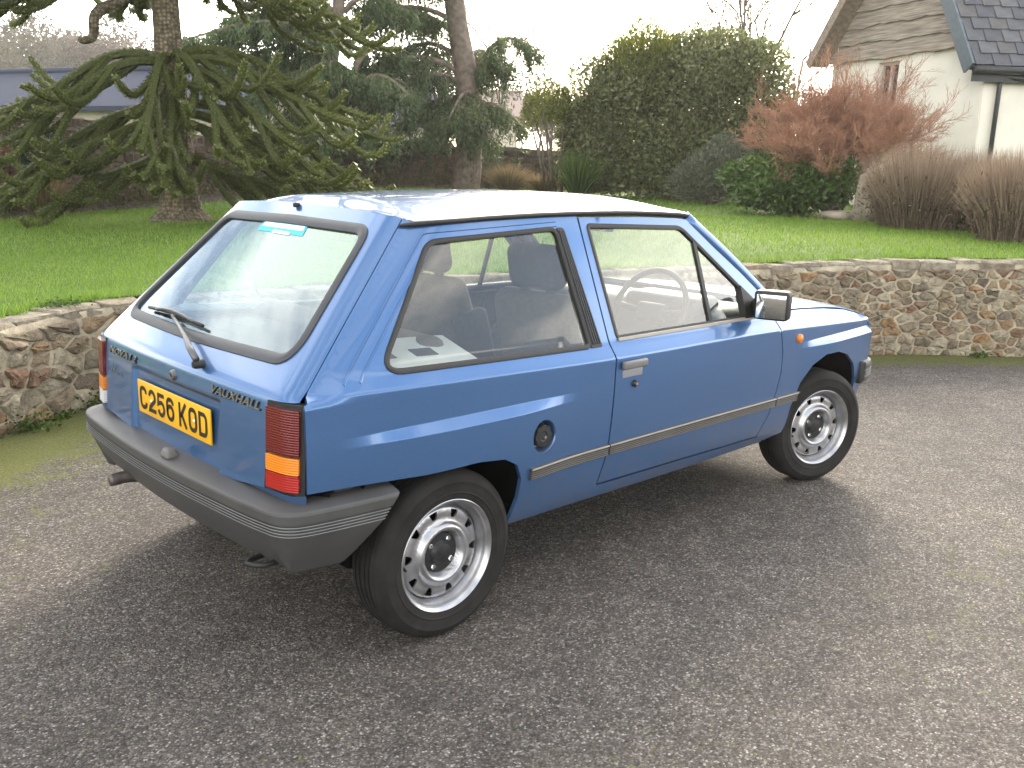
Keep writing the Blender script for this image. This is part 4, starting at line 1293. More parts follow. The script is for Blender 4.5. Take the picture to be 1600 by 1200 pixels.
# ragged tufts hanging over the back of the wall
k = rng.integers(5, len(WALL) - 5, 9000); t = rng.uniform(0, 1, 9000)[:, None]
e = back_edge[k] * (1 - t) + back_edge[k + 1] * t + wn_[k] * rng.uniform(-.06, .10, 9000)[:, None]
e = e[rng.uniform(size=9000) < .35 + .6 * (np.sin(e[:, 0] * 9) * np.sin(e[:, 1] * 7) > -.2)]
GP.append(np.stack([e[:, 0], e[:, 1], lawn_z(e[:, 0], e[:, 1]) - .004], 1)); GH.append(.05 * rng.uniform(.4, 1.4, len(e))); GW_.append(np.full(len(e), .005))
GP = np.vstack(GP); V, F = blades(GP, np.concatenate(GH), .55, np.concatenate(GW_))
pn = np.sin(GP[:, 0] * 1.7 + 2 * np.sin(GP[:, 1] * .9)) * np.sin(GP[:, 1] * 1.3)
tag(mk('grass', V, F, M_GRASS, None, False, rnd=np.clip(.45 + .17 * pn + rng.normal(0, .22, len(GP)), 0, 1)), 'short green lawn grass above the stone wall', 'grass', kind='stuff')

# --- retaining wall of rubble stone ----------------------------------------------
def voronoi_cells(pts, x0, x1, y0, y1):
    """clip each site's cell against its neighbours; returns polygons"""
    out = []
    P = np.asarray(pts)
    for i in range(len(P)):
        d = np.linalg.norm(P - P[i], axis=1)
        nb = np.argsort(d)[1:22]
        poly = [np.array(p) for p in ((x0, y0), (x1, y0), (x1, y1), (x0, y1))]
        for j in nb:
            m = (P[i] + P[j]) / 2; n = P[j] - P[i]
            new = []
            for a in range(len(poly)):
                p, q_ = poly[a], poly[(a + 1) % len(poly)]
                sp, sq = (p - m) @ n, (q_ - m) @ n
                if sp <= 0: new.append(p)
                if (sp < 0 < sq) or (sq < 0 < sp):
                    t = sp / (sp - sq); new.append(p + (q_ - p) * t)
            poly = new
            if len(poly) < 3: break
        out.append(poly if len(poly) >= 3 else None)
    return out

def stone_mat(name, cols, moss=0.0):
    m, nt, b, out = new_mat(name)
    N, Lk = nt.nodes.new, nt.links.new
    oi = N('ShaderNodeObjectInfo')
    at_ = N('ShaderNodeAttribute'); at_.attribute_name = 'rnd'
    ad_ = N('ShaderNodeMath'); Lk(oi.outputs['Random'], ad_.inputs[0]); Lk(at_.outputs['Fac'], ad_.inputs[1])
    fr = N('ShaderNodeMath'); fr.operation = 'FRACT'; Lk(ad_.outputs[0], fr.inputs[0])
    r = N('ShaderNodeValToRGB'); e = r.color_ramp.elements
    while len(e) < len(cols): e.new(.5)
    for i, c in enumerate(cols):
        e[i].position = i / (len(cols) - 1); e[i].color = (*c, 1)
    Lk(fr.outputs[0], r.inputs[0])
    g = N('ShaderNodeNewGeometry')
    n1 = N('ShaderNodeTexNoise'); n1.inputs['Scale'].default_value = 16; n1.inputs['Detail'].default_value = 8; n1.inputs['Roughness'].default_value = .7
    n2 = N('ShaderNodeTexNoise'); n2.inputs['Scale'].default_value = 70; n2.inputs['Detail'].default_value = 6; n2.inputs['Roughness'].default_value = .7
    Lk(g.outputs['Position'], n1.inputs['Vector']); Lk(g.outputs['Position'], n2.inputs['Vector'])
    r1 = N('ShaderNodeValToRGB'); r1.color_ramp.elements[0].position = .32; r1.color_ramp.elements[0].color = (.55, .53, .51, 1); r1.color_ramp.elements[1].position = .66; r1.color_ramp.elements[1].color = (1.35, 1.32, 1.28, 1)
    Lk(n1.outputs['Fac'], r1.inputs[0])
    x = N('ShaderNodeMix'); x.data_type = 'RGBA'; x.blend_type = 'MULTIPLY'; x.inputs[0].default_value = 1
    Lk(r.outputs[0], x.inputs[6]); Lk(r1.outputs[0], x.inputs[7])
    # lichen spots
    r2 = N('ShaderNodeValToRGB'); r2.color_ramp.elements[0].position = .60; r2.color_ramp.elements[0].color = (0, 0, 0, 1); r2.color_ramp.elements[1].position = .70; r2.color_ramp.elements[1].color = (.55, .55, .55, 1)
    Lk(n2.outputs['Fac'], r2.inputs[0])
    li = N('ShaderNodeMix'); li.data_type = 'RGBA'; li.inputs[7].default_value = (.34, .33, .27, 1)
    Lk(r2.outputs[0], li.inputs[0]); Lk(x.outputs[2], li.inputs[6])
    Lk(li.outputs[2], b.inputs['Base Color']); b.inputs['Roughness'].default_value = .85; b.inputs['Specular IOR Level'].default_value = .25
    bu = N('ShaderNodeBump'); bu.inputs['Strength'].default_value = 1.0; bu.inputs['Distance'].default_value = .03
    hm = N('ShaderNodeMath'); Lk(n1.outputs['Fac'], hm.inputs[0]); Lk(n2.outputs['Fac'], hm.inputs[1])
    Lk(hm.outputs[0], bu.inputs['Height']); Lk(bu.outputs[0], b.inputs['Normal'])
    return m
STONE_COLS = [(.32, .26, .17), (.41, .33, .22), (.21, .175, .13), (.37, .30, .21), (.42, .25, .12), (.31, .26, .185), (.50, .43, .31), (.25, .21, .16), (.33, .20, .125), (.40, .345, .26), (.54, .48, .36), (.29, .245, .185)]
M_STONE = stone_mat('rubble_stone', STONE_COLS)
M_MORT = pmat('earthy_mortar', (.37, .315, .225), .95, var=.35, scale=9, bump=.8, bscale=55)
M_CAP = stone_mat('cap_stone', [(.34, .30, .23), (.42, .38, .30), (.28, .25, .20), (.38, .33, .25), (.33, .26, .19)])

def stone_mesh(poly, inset, proud, rough=.010):
    """rounded stone from a cell polygon (2D) -> local verts (s, z, out) and faces"""
    p = np.array(poly)
    c = p.mean(0)
    # shrink for the joint, add midpoints with jitter so the outline is uneven
    q_ = []
    for a in range(len(p)):
        q_.append(p[a]); b = p[(a + 1) % len(p)]
        L_e = np.linalg.norm(b - p[a])
        if L_e > .10:
            q_.append(p[a] * .66 + b * .34 + rng.normal(0, .008, 2)); q_.append(p[a] * .33 + b * .67 + rng.normal(0, .008, 2))
        elif L_e > .035: q_.append((p[a] + b) / 2 + rng.normal(0, .007, 2))
    q_ = np.array(q_)
    v = c - q_; ln = np.linalg.norm(v, axis=1)
    q_ = q_ + v / np.maximum(ln, 1e-6)[:, None] * np.minimum(inset * rng.uniform(.7, 1.6, len(q_)), ln * .45)[:, None]
    n = len(q_)
    r0 = np.c_[q_, np.full(n, -.03)]
    r1 = np.c_[c + (q_ - c) * .97, proud * rng.uniform(.1, .5, n)]
    r2 = np.c_[c + (q_ - c) * .80, proud * rng.uniform(.6, 1.2, n)]
    r3 = np.c_[c + (q_ - c) * .42 + rng.normal(0, .004, (n, 2)), proud * rng.uniform(.75, 1.4, n)]
    ce = np.array([[c[0], c[1], proud * rng.uniform(.9, 1.2)]])
    V = np.vstack([r0, r1, r2, r3, ce])
    F = []
    for r in range(3):
        F += [(r * n + i, r * n + (i + 1) % n, (r + 1) * n + (i + 1) % n, (r + 1) * n + i) for i in range(n)]
    F += [(3 * n + i, 3 * n + (i + 1) % n, 4 * n) for i in range(n)]
    return V, F

ws = np.concatenate([[0], np.cumsum(np.linalg.norm(np.diff(WALL, axis=0), axis=1))])
def wall_at(s):
    x = np.interp(s, ws, WALL[:, 0]); y = np.interp(s, ws, WALL[:, 1])
    nx = np.interp(s, ws, wn_[:, 0]); ny = np.interp(s, ws, wn_[:, 1])
    return np.stack([x, y], -1), np.stack([nx, ny], -1)
def wall_map(V):
    """(s, z, out) -> world, with a slight batter"""
    p, n = wall_at(V[:, 0])
    o = V[:, 2] - .05 * V[:, 1] * .6
    return np.stack([p[:, 0] - n[:, 0] * o, p[:, 1] - n[:, 1] * o, V[:, 1]], 1)
stone_wall = empty('stone_wall', tuple(np.append(WALL[60], 0)))
tag(stone_wall, 'low curved retaining wall of brown rubble stone holding up the lawn', 'wall')
def towall(o):
    o.parent = stone_wall
    o.matrix_parent_inverse = Matrix.Translation(stone_wall.location).inverted()
    return o
# backing of mortar
sb = np.arange(0, ws[-1], .10)
pb, nb_ = wall_at(sb)
topz = lawn_z(pb[:, 0], pb[:, 1])
rows_ = []
for fz in np.linspace(-.02, 1, 9):
    zz_ = topz * fz - .028 * (fz > .9)
    rows_.append(wall_map(np.stack([sb, zz_, np.full(len(sb), .007)], 1)))
inner = np.stack([pb[:, 0] + nb_[:, 0] * .26, pb[:, 1] + nb_[:, 1] * .26, topz - .03], 1)
rows_.append(inner)
BV = np.array(rows_); a_, c_ = BV.shape[:2]
ii = np.arange(a_ - 1)[:, None] * c_ + np.arange(c_ - 1)[None]
towall(mk('mortar', BV.reshape(-1, 3), np.stack([ii, ii + 1, ii + c_ + 1, ii + c_], -1).reshape(-1, 4), M_MORT))
# stones: larger, rougher blocks at the left end, smaller rubble to the right
sites = []
s_l = ws[20]; s_r = ws[-1] - .3
sc0 = 0
tries = 0
S0, S1 = 1.6, ws[-1] - 1.6
while tries < 14000:
    tries += 1
    s_ = rng.uniform(S0, S1); z_ = rng.uniform(.0, .86)
    p_, _ = wall_at(np.array([s_])); tz = float(lawn_z(p_[0, 0], p_[0, 1]))
    if z_ > tz - .075: continue
    f = smoothstep(5.0, 8.5, s_)
    R = (.155 * (1 - f) + .098 * f) * rng.choice([.45, .65, .95, 1.35], p=[.3, .3, .25, .15])
    ok = True
    for (a, b, r2) in sites[-100000:]:
        if abs(a - s_) < .4:
            dx, dy = (a - s_) / 1.35, (b - z_) * 1.25
            if dx * dx + dy * dy < (.5 * (R + r2)) ** 2: ok = False; break
    if ok: sites.append((s_, z_, R))
SP = np.array(sites)
an = np.array([1 / 1.35, 1.25])
cells = voronoi_cells(SP[:, :2] * an, S0 / 1.35, S1 / 1.35, 0.0, 1.2)
stv, stf, str_ = [], [], []
cnt_s = 0
vis = []
for (s_, z_, R), ce in zip(sites, cells):
    if ce is None or not ((3.3 < s_ < 5.3) or (9.2 < s_ < 12.7)): vis.append(0); continue
    q_ = np.array(ce) / an
    p_, _n = wall_at(np.array([s_]))
    vis.append(np.ptp(q_[:, 0]) * np.ptp(q_[:, 1]) / ((p_[0, 0] - CAM[0]) ** 2 + (p_[0, 1] - CAM[1]) ** 2))
big300 = set(np.argsort(-np.array(vis))[:300].tolist())
for si, ((s_, z_, R), ce) in enumerate(zip(sites, cells)):
    if ce is None: continue
    poly = np.array(ce) / an
    p_, n_ = wall_at(np.array([s_])); tz = float(lawn_z(p_[0, 0], p_[0, 1]))
    poly[:, 1] = np.clip(poly[:, 1], -.02, tz - .062)
    # drop degenerate cells
    if np.ptp(poly[:, 1]) < .03 or np.ptp(poly[:, 0]) < .03: continue
    V, F = stone_mesh(poly, .006, rng.uniform(.012, .034))
    Wv = wall_map(V)
    inview = si in big300
    if inview and cnt_s < 300:
        cnt_s += 1
        c0 = Wv.mean(0)
        o = mk('stone', Wv - c0, [f[::-1] for f in F], M_STONE, None, True)
        o.location = Vector(c0) - stone_wall.location
        o.parent = stone_wall
        o.data.set_sharp_from_angle(angle=math.radians(38))
    else:
        b0 = sum(len(v) for v in stv)
        stv.append(Wv); stf += [tuple(b0 + i for i in f[::-1]) for f in F]; str_ += [rng.uniform()] * len(F)
print('stones', cnt_s, 'rest', len(stv))
if stv:
    o = towall(mk('rubble', np.vstack(stv), stf, M_STONE, None, True, rnd=str_)); o.data.set_sharp_from_angle(angle=math.radians(38)); tag(o, kind='stuff')
# cap stones: flat uneven slabs
s_ = 1.6
ncap = 0
while s_ < ws[-1] - 1.8:
    ln = rng.uniform(.13, .34)
    p_, n_ = wall_at(np.array([s_ + ln / 2])); tz = float(lawn_z(p_[0, 0], p_[0, 1]))
    hgt = rng.uniform(.045, .075)
    V = []
    dep = rng.uniform(.17, .25); ov = rng.uniform(.0, .022)
    m = 5
    for kz, (zz_, ins) in enumerate(((tz - hgt - .01, 0), (tz - .014, 0), (tz + rng.uniform(-.004, .008), .015))):
        for (fs, fo) in ((0, 1), (.33, 1), (.66, 1), (1, 1), (1, 0), (.5, 0), (0, 0)):
            ss = s_ + .004 + (ln - .008) * fs + (ins if fs == 0 else -ins if fs == 1 else 0) + rng.normal(0, .006)
            oo = (ov - ins) * fo + (-dep + ins) * (1 - fo) + rng.normal(0, .007)
            V.append((ss, zz_ + rng.normal(0, .004), oo))
    V = wall_map(np.array(V)); n = 7
    F = [(r * n + i, r * n + (i + 1) % n, (r + 1) * n + (i + 1) % n, (r + 1) * n + i) for r in range(2) for i in range(n)] + [tuple(2 * n + i for i in range(n))]
    c0 = V.mean(0)
    o = mk('cap_stone', V - c0, [f[::-1] for f in F], M_CAP, None, True)
    o.location = Vector(c0) - stone_wall.location; o.parent = stone_wall
    o.data.set_sharp_from_angle(angle=math.radians(30))
    s_ += ln; ncap += 1

# small weeds at the foot of the wall
M_WEED = leaf_mat('weed_leaves', [(.03, .06, .012), (.06, .11, .02), (.10, .15, .03)], .5, .3)
for (sw_, r, n, lab) in ((4.12, .085, 260, 'low green weed at the foot of the wall, away from the car bumper'), (4.72, .11, 420, 'leafy green weed at the foot of the wall beside the rear bumper'), (4.40, .04, 90, 'tiny weed sprout between two wall weeds'), (11.55, .06, 140, 'small green weed at the foot of the wall beyond the front bumper')):
    p_, n_ = wall_at(np.array([sw_]))
    c = np.array([p_[0, 0] - n_[0, 0] * .035, p_[0, 1] - n_[0, 1] * .035, 0.0])
    C = c + np.stack([rng.normal(0, r, n), rng.normal(0, r * .55, n), np.abs(rng.normal(0, r * .45, n))], 1)
    D = np.stack([rng.normal(0, 1, n), rng.normal(0, 1, n), rng.uniform(.2, 1.2, n)], 1)
    V, F = leaves_np(C, D, rng.uniform(.015, .04, n), rng.uniform(.010, .022, n))
    wd_ = empty('weed', tuple(c)); tag(wd_, lab, 'weed', 'weeds along the wall')
    mk('foliage', V - c, F, M_WEED, wd_, False, rnd=rng.uniform(0, 1, n))
# a tuft growing on the wall top
p_, n_ = wall_at(np.array([4.62])); c = np.array([p_[0, 0] + n_[0, 0] * .12, p_[0, 1] + n_[0, 1] * .12, float(lawn_z(p_[0, 0], p_[0, 1]))])
n = 160
C = c + np.stack([rng.normal(0, .06, n), rng.normal(0, .05, n), np.abs(rng.normal(0, .02, n))], 1)
V, F = leaves_np(C, np.stack([rng.normal(0, 1, n), rng.normal(0, 1, n), rng.uniform(.2, 1, n)], 1), rng.uniform(.015, .03, n), .012)
wd_ = empty('weed', tuple(c)); mk('foliage', V - c, F, M_WEED, wd_, False, rnd=rng.uniform(0, .6, n))
tag(wd_, 'dark weed rooted on top of the stone wall at the lawn edge', 'weed', 'weeds along the wall')
# --- trees and shrubs -----------------------------------------------------------
M_BARK = pmat('brown_bark', (.13, .10, .075), .9, var=.45, scale=12, bump=.9, bscale=45)
M_BARKP = pmat('grey_pink_bark', (.20, .155, .125), .9, var=.35, scale=10, bump=.9, bscale=40)
M_TWIG = pmat('grey_twigs', (.14, .115, .09), .9, var=.3)
def foot(u, D):
    b = bearing(u)
    x, y = CAM[0] + b[0] * D, CAM[1] + b[1] * D
    return np.array([x, y, float(lawn_z(x, y))])

def merge(parts):
    """join (V, F) lists of tuples"""
    V, F = [], []
    n = 0
    for v, f in parts:
        V.append(np.asarray(v)); F += [tuple(i + n for i in q_) for q_ in f]; n += len(v)
    return np.vstack(V), F

# monkey puzzle -------------------------------------------------------------------
def scale_bark():
    m, nt, b, out = new_mat('scaly_trunk')
    N, Lk = nt.nodes.new, nt.links.new
    tcn = N('ShaderNodeTexCoord'); mp_ = N('ShaderNodeMapping'); mp_.inputs['Scale'].default_value = (1, 1, 1.0)
    Lk(tcn.outputs['Object'], mp_.inputs[0])
    v = N('ShaderNodeTexVoronoi'); v.inputs['Scale'].default_value = 24; v.inputs['Randomness'].default_value = .55; Lk(mp_.outputs[0], v.inputs['Vector'])
    n = N('ShaderNodeTexNoise'); n.inputs['Scale'].default_value = 9; n.inputs['Detail'].default_value = 6; Lk(tcn.outputs['Object'], n.inputs['Vector'])
    r = N('ShaderNodeValToRGB'); r.color_ramp.elements[0].position = .1; r.color_ramp.elements[0].color = (.30, .25, .19, 1); r.color_ramp.elements[1].position = .6; r.color_ramp.elements[1].color = (.10, .08, .055, 1)
    Lk(v.outputs['Distance'], r.inputs[0])
    r2 = N('ShaderNodeValToRGB'); r2.color_ramp.elements[0].position = .35; r2.color_ramp.elements[0].color = (.6, .6, .5, 1); r2.color_ramp.elements[1].position = .7; r2.color_ramp.elements[1].color = (1.15, 1.1, 1, 1)
    Lk(n.outputs['Fac'], r2.inputs[0])
    x = N('ShaderNodeMix'); x.data_type = 'RGBA'; x.blend_type = 'MULTIPLY'; x.inputs[0].default_value = 1
    Lk(r.outputs[0], x.inputs[6]); Lk(r2.outputs[0], x.inputs[7]); Lk(x.outputs[2], b.inputs['Base Color']); b.inputs['Roughness'].default_value = .9
    bu = N('ShaderNodeBump'); bu.invert = True; bu.inputs['Strength'].default_value = .9; bu.inputs['Distance'].default_value = .03
    Lk(v.outputs['Distance'], bu.inputs['Height']); Lk(bu.outputs[0], b.inputs['Normal'])
    return m
M_SCALE = scale_bark()
M_MONK = leaf_mat('monkey_puzzle_leaves', [(.065, .080, .022), (.115, .135, .036), (.175, .195, .058), (.29, .31, .12)], .5, .3)
M_MONKC = pmat('monkey_puzzle_stem', (.045, .055, .02), .8, var=.3)
MP = foot(278, 11.4)
monkey = empty('monkey_puzzle_tree', tuple(MP))
tag(monkey, 'monkey puzzle tree with scaly trunk and drooping rope-like branches on the lawn', 'tree')
top = at(238, -260, 11.4)
lean = (top - MP)[:2] / (top - MP)[2]
def trunk_c(z):
    h = z - MP[2]
    return np.array([lean[0] * h, lean[1] * h, h])
hs_ = np.array([-.1, 0, .06, .14, .3, .6, 1.0, 1.6, 2.2, 3.2, 4.8, 7.0])
rs_ = np.array([.42, .37, .30, .235, .21, .19, .172, .155, .142, .130, .115, .09])
tp = np.array([[lean[0] * h, lean[1] * h, h] for h in hs_])
V, F = tube_data(catmull(tp, 5), np.interp(np.linspace(0, 11, 56), np.arange(12), rs_), 28)
V = V + (np.sin(np.arctan2(V[:, 1], V[:, 0]) * 7)[:, None] * np.array([[.03, .03, 0]]) * np.exp(-np.maximum(V[:, 2], 0) * 5)[:, None])
mk('trunk', V, F, M_SCALE, monkey)

def rope(pts, rad, LV, LF, LR, CV, step=.0062, ls=.048, lw=.029):
    """one leafy shoot: thin stem plus spirally set stiff leaves"""
    P = np.asarray(pts)
    seg = np.linalg.norm(np.diff(P, axis=0), axis=1); s = np.concatenate([[0], np.cumsum(seg)])
    n = max(4, int(s[-1] / step))
    u = np.linspace(0, s[-1], n)
    X = np.stack([np.interp(u, s, P[:, k]) for k in range(3)], 1)
    Tn = np.gradient(X, axis=0); Tn /= np.maximum(np.linalg.norm(Tn, axis=1), 1e-9)[:, None]
    A = np.cross(Tn, np.array([.3, .2, 1.0])); A /= np.maximum(np.linalg.norm(A, axis=1), 1e-9)[:, None]
    B = np.cross(Tn, A)
    th = np.arange(n) * 2.39996 + rng.uniform(0, 6)
    rad_ = np.cos(th)[:, None] * A + np.sin(th)[:, None] * B
    D = Tn * .85 + rad_ * .60 + rng.normal(0, .10, (n, 3))
    end = np.clip((s[-1] - u) / .10, .45, 1)
    D /= np.linalg.norm(D, axis=1)[:, None]
    base = X + rad_ * rad * .75
    Wv = np.cross(D, rad_); Wv /= np.maximum(np.linalg.norm(Wv, axis=1), 1e-9)[:, None]
    l = (ls * rng.uniform(.8, 1.2, n) * end)[:, None]; w = (lw * rng.uniform(.8, 1.2, n))[:, None]
    V = np.stack([base - Wv * w * .5, base + Wv * w * .5, base + D * l], 1).reshape(-1, 3)
    LF.append(np.arange(n * 3).reshape(-1, 3) + sum(len(v) for v in LV))
    LV.append(V)
    LR.append(np.clip(.22 + .25 * u / max(s[-1], .01) * rng.uniform(.4, 1.4) + .32 * np.exp(-(s[-1] - u) / .12) + rng.normal(0, .14, n), 0, 1))
    CV.append(tube_data(P, np.linspace(rad, rad * .6, len(P)), 5))

def monkey_branch(z0, az, L, zr, drop, curl=.08, shoots=11, dead=False):
    LV, LF, LR, CV = [], [], [], []
    c = trunk_c(z0)
    dirh = np.array([math.cos(az), math.sin(az), 0]); lat = np.array([-dirh[1], dirh[0], 0])
    t = np.linspace(0, 1, 16)
    bend = rng.normal(0, .10)
    def pos(tt):
        return (c + dirh * (L * tt)[:, None] + lat * (bend * L * tt ** 2)[:, None]
                + np.array([0, 0, 1.0]) * (zr * np.sin(np.pi * np.minimum(tt * 1.6, 1)) - drop * tt ** 1.7 + curl * np.maximum(tt - .78, 0) ** 2 * 22)[:, None])
    P = pos(t)
    rope(P, .054, LV, LF, LR, CV)
    for k in range(shoots):
        tt = .20 + .74 * k / shoots + rng.uniform(-.03, .03)
        b = pos(np.array([tt, min(tt + .03, 1.02)]))
        tg_ = (b[1] - b[0]) / np.linalg.norm(b[1] - b[0])
        sd_ = 1 if k % 2 else -1
        ln = L * rng.uniform(.48, .78) * (1.12 - .70 * tt)
        d = tg_ * rng.uniform(.7, 1.0) + lat * sd_ * rng.uniform(.22, .55) + np.array([0, 0, rng.uniform(-.24, .04)])
        d /= np.linalg.norm(d)
        q_ = np.linspace(0, 1, 9)
        Q = b[0] + d * (ln * q_)[:, None] + np.array([0, 0, 1.0]) * (-.17 * ln * np.sin(np.pi * q_ * .9) + rng.uniform(.15, .5) * ln * np.maximum(q_ - .60, 0) ** 2 * 4)[:, None]
        rope(Q, .048, LV, LF, LR, CV)
        if rng.uniform() < .30:
            j = 4
            d2 = d * .8 + lat * -sd_ * .5 + np.array([0, 0, .05]); d2 /= np.linalg.norm(d2)
            Q2 = Q[j] + d2 * (ln * .55 * q_)[:, None] + np.array([0, 0, 1.0]) * (.30 * ln * np.maximum(q_ - .4, 0) ** 2)[:, None]
            rope(Q2, .042, LV, LF, LR, CV)
    V, F = merge(CV)
    LVv = np.vstack(LV); LFv = np.vstack(LF)
    stem_n = len(V)
    Fa = F + [tuple(f) for f in (LFv + stem_n)]
    rr = np.concatenate([np.full(len(F), .12), np.concatenate(LR)])
    o = mk('branch', np.vstack([V, LVv]), Fa, M_MONK, monkey, False, rnd=rr)
    return o
az_view = math.atan2(bearing(278)[1], bearing(278)[0])
AZ = lambda deg: az_view + math.radians(deg)      # 0 = away, 90 = left, -90 = right, 180 = towards the drive
for deg, z0, L_, zr, dr_ in ((92, 2.48, 1.85, .12, .80), (112, 2.42, 1.75, .10, .95), (-92, 2.52, 2.15, .16, .62), (-112, 2.44, 2.05, .12, .72),
                            (-135, 2.35, 1.8, .10, .85), (0, 2.4, 1.7, .1, .9),
                            (98, 2.02, 2.0, .0, 1.10), (120, 1.90, 1.75, -.05, .95), (-88, 2.05, 2.35, .02, 1.02), (-105, 1.95, 2.2, -.02, 1.0), (-125, 1.85, 1.75, -.04, .92), 
                            (105, 1.55, 1.45, -.1, .78), (165, 2.45, 1.45, .10, 1.05), (-165, 2.48, 1.6, .12, .95), (180, 2.30, 1.3, .05, 1.1), (170, 1.7, 1.2, -.05, .65),  (-118, 1.5, 1.7, -.1, .68), (-80, 1.5, 1.95, -.08, .72)):
    monkey_branch(z0, AZ(deg + rng.uniform(-5, 5)), L_ * rng.uniform(.95, 1.05), zr, dr_ * rng.uniform(.93, 1.07), shoots=6)
for deg, z0, L_, zr, dr_ in ((85, 3.62, 1.9, .10, .62), (108, 3.5, 1.6, .1, .5), (60, 3.7, 1.9, .1, .6), (-85, 3.62, 2.2, .10, .70), (-105, 3.55, 2.1, .08, .75), (-60, 3.7, 2.0, .1, .7), (-130, 3.6, 1.6, .1, .6), (150, 3.7, 1.4, .1, .45), (20, 3.7, 1.6, .1, .5), (-30, 3.8, 1.6, .1, .5), (95, 4.5, 1.7, .1, .6), (-95, 4.5, 1.8, .1, .6), (170, 4.5, 1.4, .1, .5), (-20, 4.6, 1.4, .1, .5), (60, 5.4, 1.6, .1, .5), (180, 5.4, 1.5, .1, .5), (-60, 5.4, 1.6, .1, .5), (120, 6.2, 1.4, .15, .4), (0, 6.2, 1.4, .15, .4), (-120, 6.2, 1.4, .15, .4), (60, 7.0, 1.1, .2, .2), (-60, 7.0, 1.1, .2, .2), (180, 7.0, 1.1, .2, .2)):
    monkey_branch(z0, AZ(deg + rng.uniform(-5, 5)), L_, zr, dr_, shoots=7)
# a bare brown hooked branch
hk = [trunk_c(3.45), trunk_c(3.42) + (at(180, 5, 11.4) - MP - trunk_c(3.42)) * .9, at(150, 22, 11.3) - MP, at(146, 55, 11.3) - MP, at(132, 63, 11.3) - MP, at(122, 60, 11.3) - MP]
tube('bare_branch', catmull(hk, 6), np.linspace(.075, .03, 31), M_SCALE, monkey, 8)

# cedars -----------------------------------------------------------------------------
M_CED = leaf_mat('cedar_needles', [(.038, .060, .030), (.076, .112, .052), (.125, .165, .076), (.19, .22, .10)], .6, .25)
def cedar(name, label, u0, D, trunk_px, trunk_w, limbs, dens=1.0, group=None):
    base = foot(u0, D)
    root = empty(name, tuple(base))
    tag(root, label, 'tree', group)
    parts = []
    tpx = np.array([at(u, v, D) - base for u, v in trunk_px]); tpx[0] = [0, 0, -.1]
    tc_ = catmull(tpx, 6)
    parts.append(tube_data(tc_, np.linspace(trunk_w, trunk_w * .45, len(tc_)), 16))
    LC, LD, LR = [], [], []
    for (ua, va, ub, vb, rise, wid, dd) in limbs:
        A = at(ua, va, D) - base; B = at(ub, vb, D + dd) - base
        t = np.linspace(0, 1, 14)
        ax = B - A; Lh = np.linalg.norm(ax)
        P = A + ax * t[:, None] + np.array([0, 0, 1.0]) * (rise * np.sin(np.pi * t ** .8))[:, None]
        parts.append(tube_data(P, np.linspace(.06, .015, 14), 6))
        n = int(2500 * Lh * wid * dens)
        latv = np.cross(ax / Lh, [0, 0, 1.0]); latv /= np.linalg.norm(latv)
        # sprays: sub-branches leave the limb sideways, foliage hangs from them
        ns = int(16 * Lh * dens) + 6
        for k in range(ns):
            tt = rng.uniform(.10, 1.0)
            b = A + ax * tt + np.array([0, 0, rise * math.sin(math.pi * tt ** .8)])
            sgn = rng.choice([-1, 1]); ln = wid * rng.uniform(.35, 1.1) * math.sin(math.pi * min(.25 + .65 * tt, .95))
            d = latv * sgn * rng.uniform(.5, 1) + ax / Lh * rng.uniform(.1, .9); d /= np.linalg.norm(d)
            m = int(n / ns)
            q_ = rng.uniform(0, 1, m)
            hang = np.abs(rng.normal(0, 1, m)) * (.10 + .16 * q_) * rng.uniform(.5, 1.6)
            C = b + d * (ln * q_)[:, None] + np.array([0, 0, -1.0]) * (.28 * ln * q_ ** 2 + hang)[:, None] + rng.normal(0, .035, (m, 3))
            LC.append(C)
            LD.append(np.array([0, 0, -.75]) + d * rng.uniform(-.2, .9, (m, 1)) + rng.normal(0, .38, (m, 3)))
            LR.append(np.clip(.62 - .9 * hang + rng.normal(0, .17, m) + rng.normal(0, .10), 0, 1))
            if k % 3 == 0:
                parts.append(tube_data([b, b + d * ln * .5 + np.array([0, 0, -.03]), b + d * ln + np.array([0, 0, -.28 * ln])], [.014, .009, .004], 4))
    V, F = merge(parts)
    mk('trunk', V, F, M_BARKP, root)
    C = np.vstack(LC); Dv = np.vstack(LD)
    V, F = leaves_np(C, Dv, rng.uniform(.07, .15, len(C)), rng.uniform(.016, .034, len(C)))
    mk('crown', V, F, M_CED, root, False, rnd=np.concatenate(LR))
    return root
cedar('cedar_tree', 'tall cedar with pinkish trunk and layered drooping branches standing before the garden wall', 727, 19.5,
      [(727, 300), (733, 230), (728, 120), (712, 20), (700, -120), (670, -650)], .30,
      [(733, 150, 848, 92, .75, .75, -.8), (730, 160, 800, 120, .6, .7, .6), (735, 185, 822, 205, .35, .55, -.4), (735, 180, 780, 178, .25, .5, .8), (728, 110, 770, 95, .3, .5, 1.2),
       (715, 40, 520, 42, .35, .9, -.5), (715, 60, 560, 20, .3, .8, .8), (718, 95, 590, 100, .35, .7, .5), (722, 120, 500, 150, .5, .95, -.8), (725, 140, 560, 175, .45, .9, -1.2),
       (730, 170, 625, 195, .3, .7, -.9), (732, 185, 660, 215, .2, .6, .4), (735, 150, 700, 190, .2, .8, -1.3), (730, 190, 770, 225, .15, .5, -.7), (710, 0, 600, -30, .3, .9, .5), (705, -40, 540, -40, .3, .9, -.6), (705, -40, 800, -60, .3, .8, .3)] + [(700 - k * 4, -110 - k * 75, 700 - k * 4 + sx * (150 - 10 * k), -100 - k * 75 + 20 * (k % 2), .3, .8, dd_) for k in range(7) for sx, dd_ in ((-1, -.6), (1, .5))], 1.0, 'cedars on the lawn')
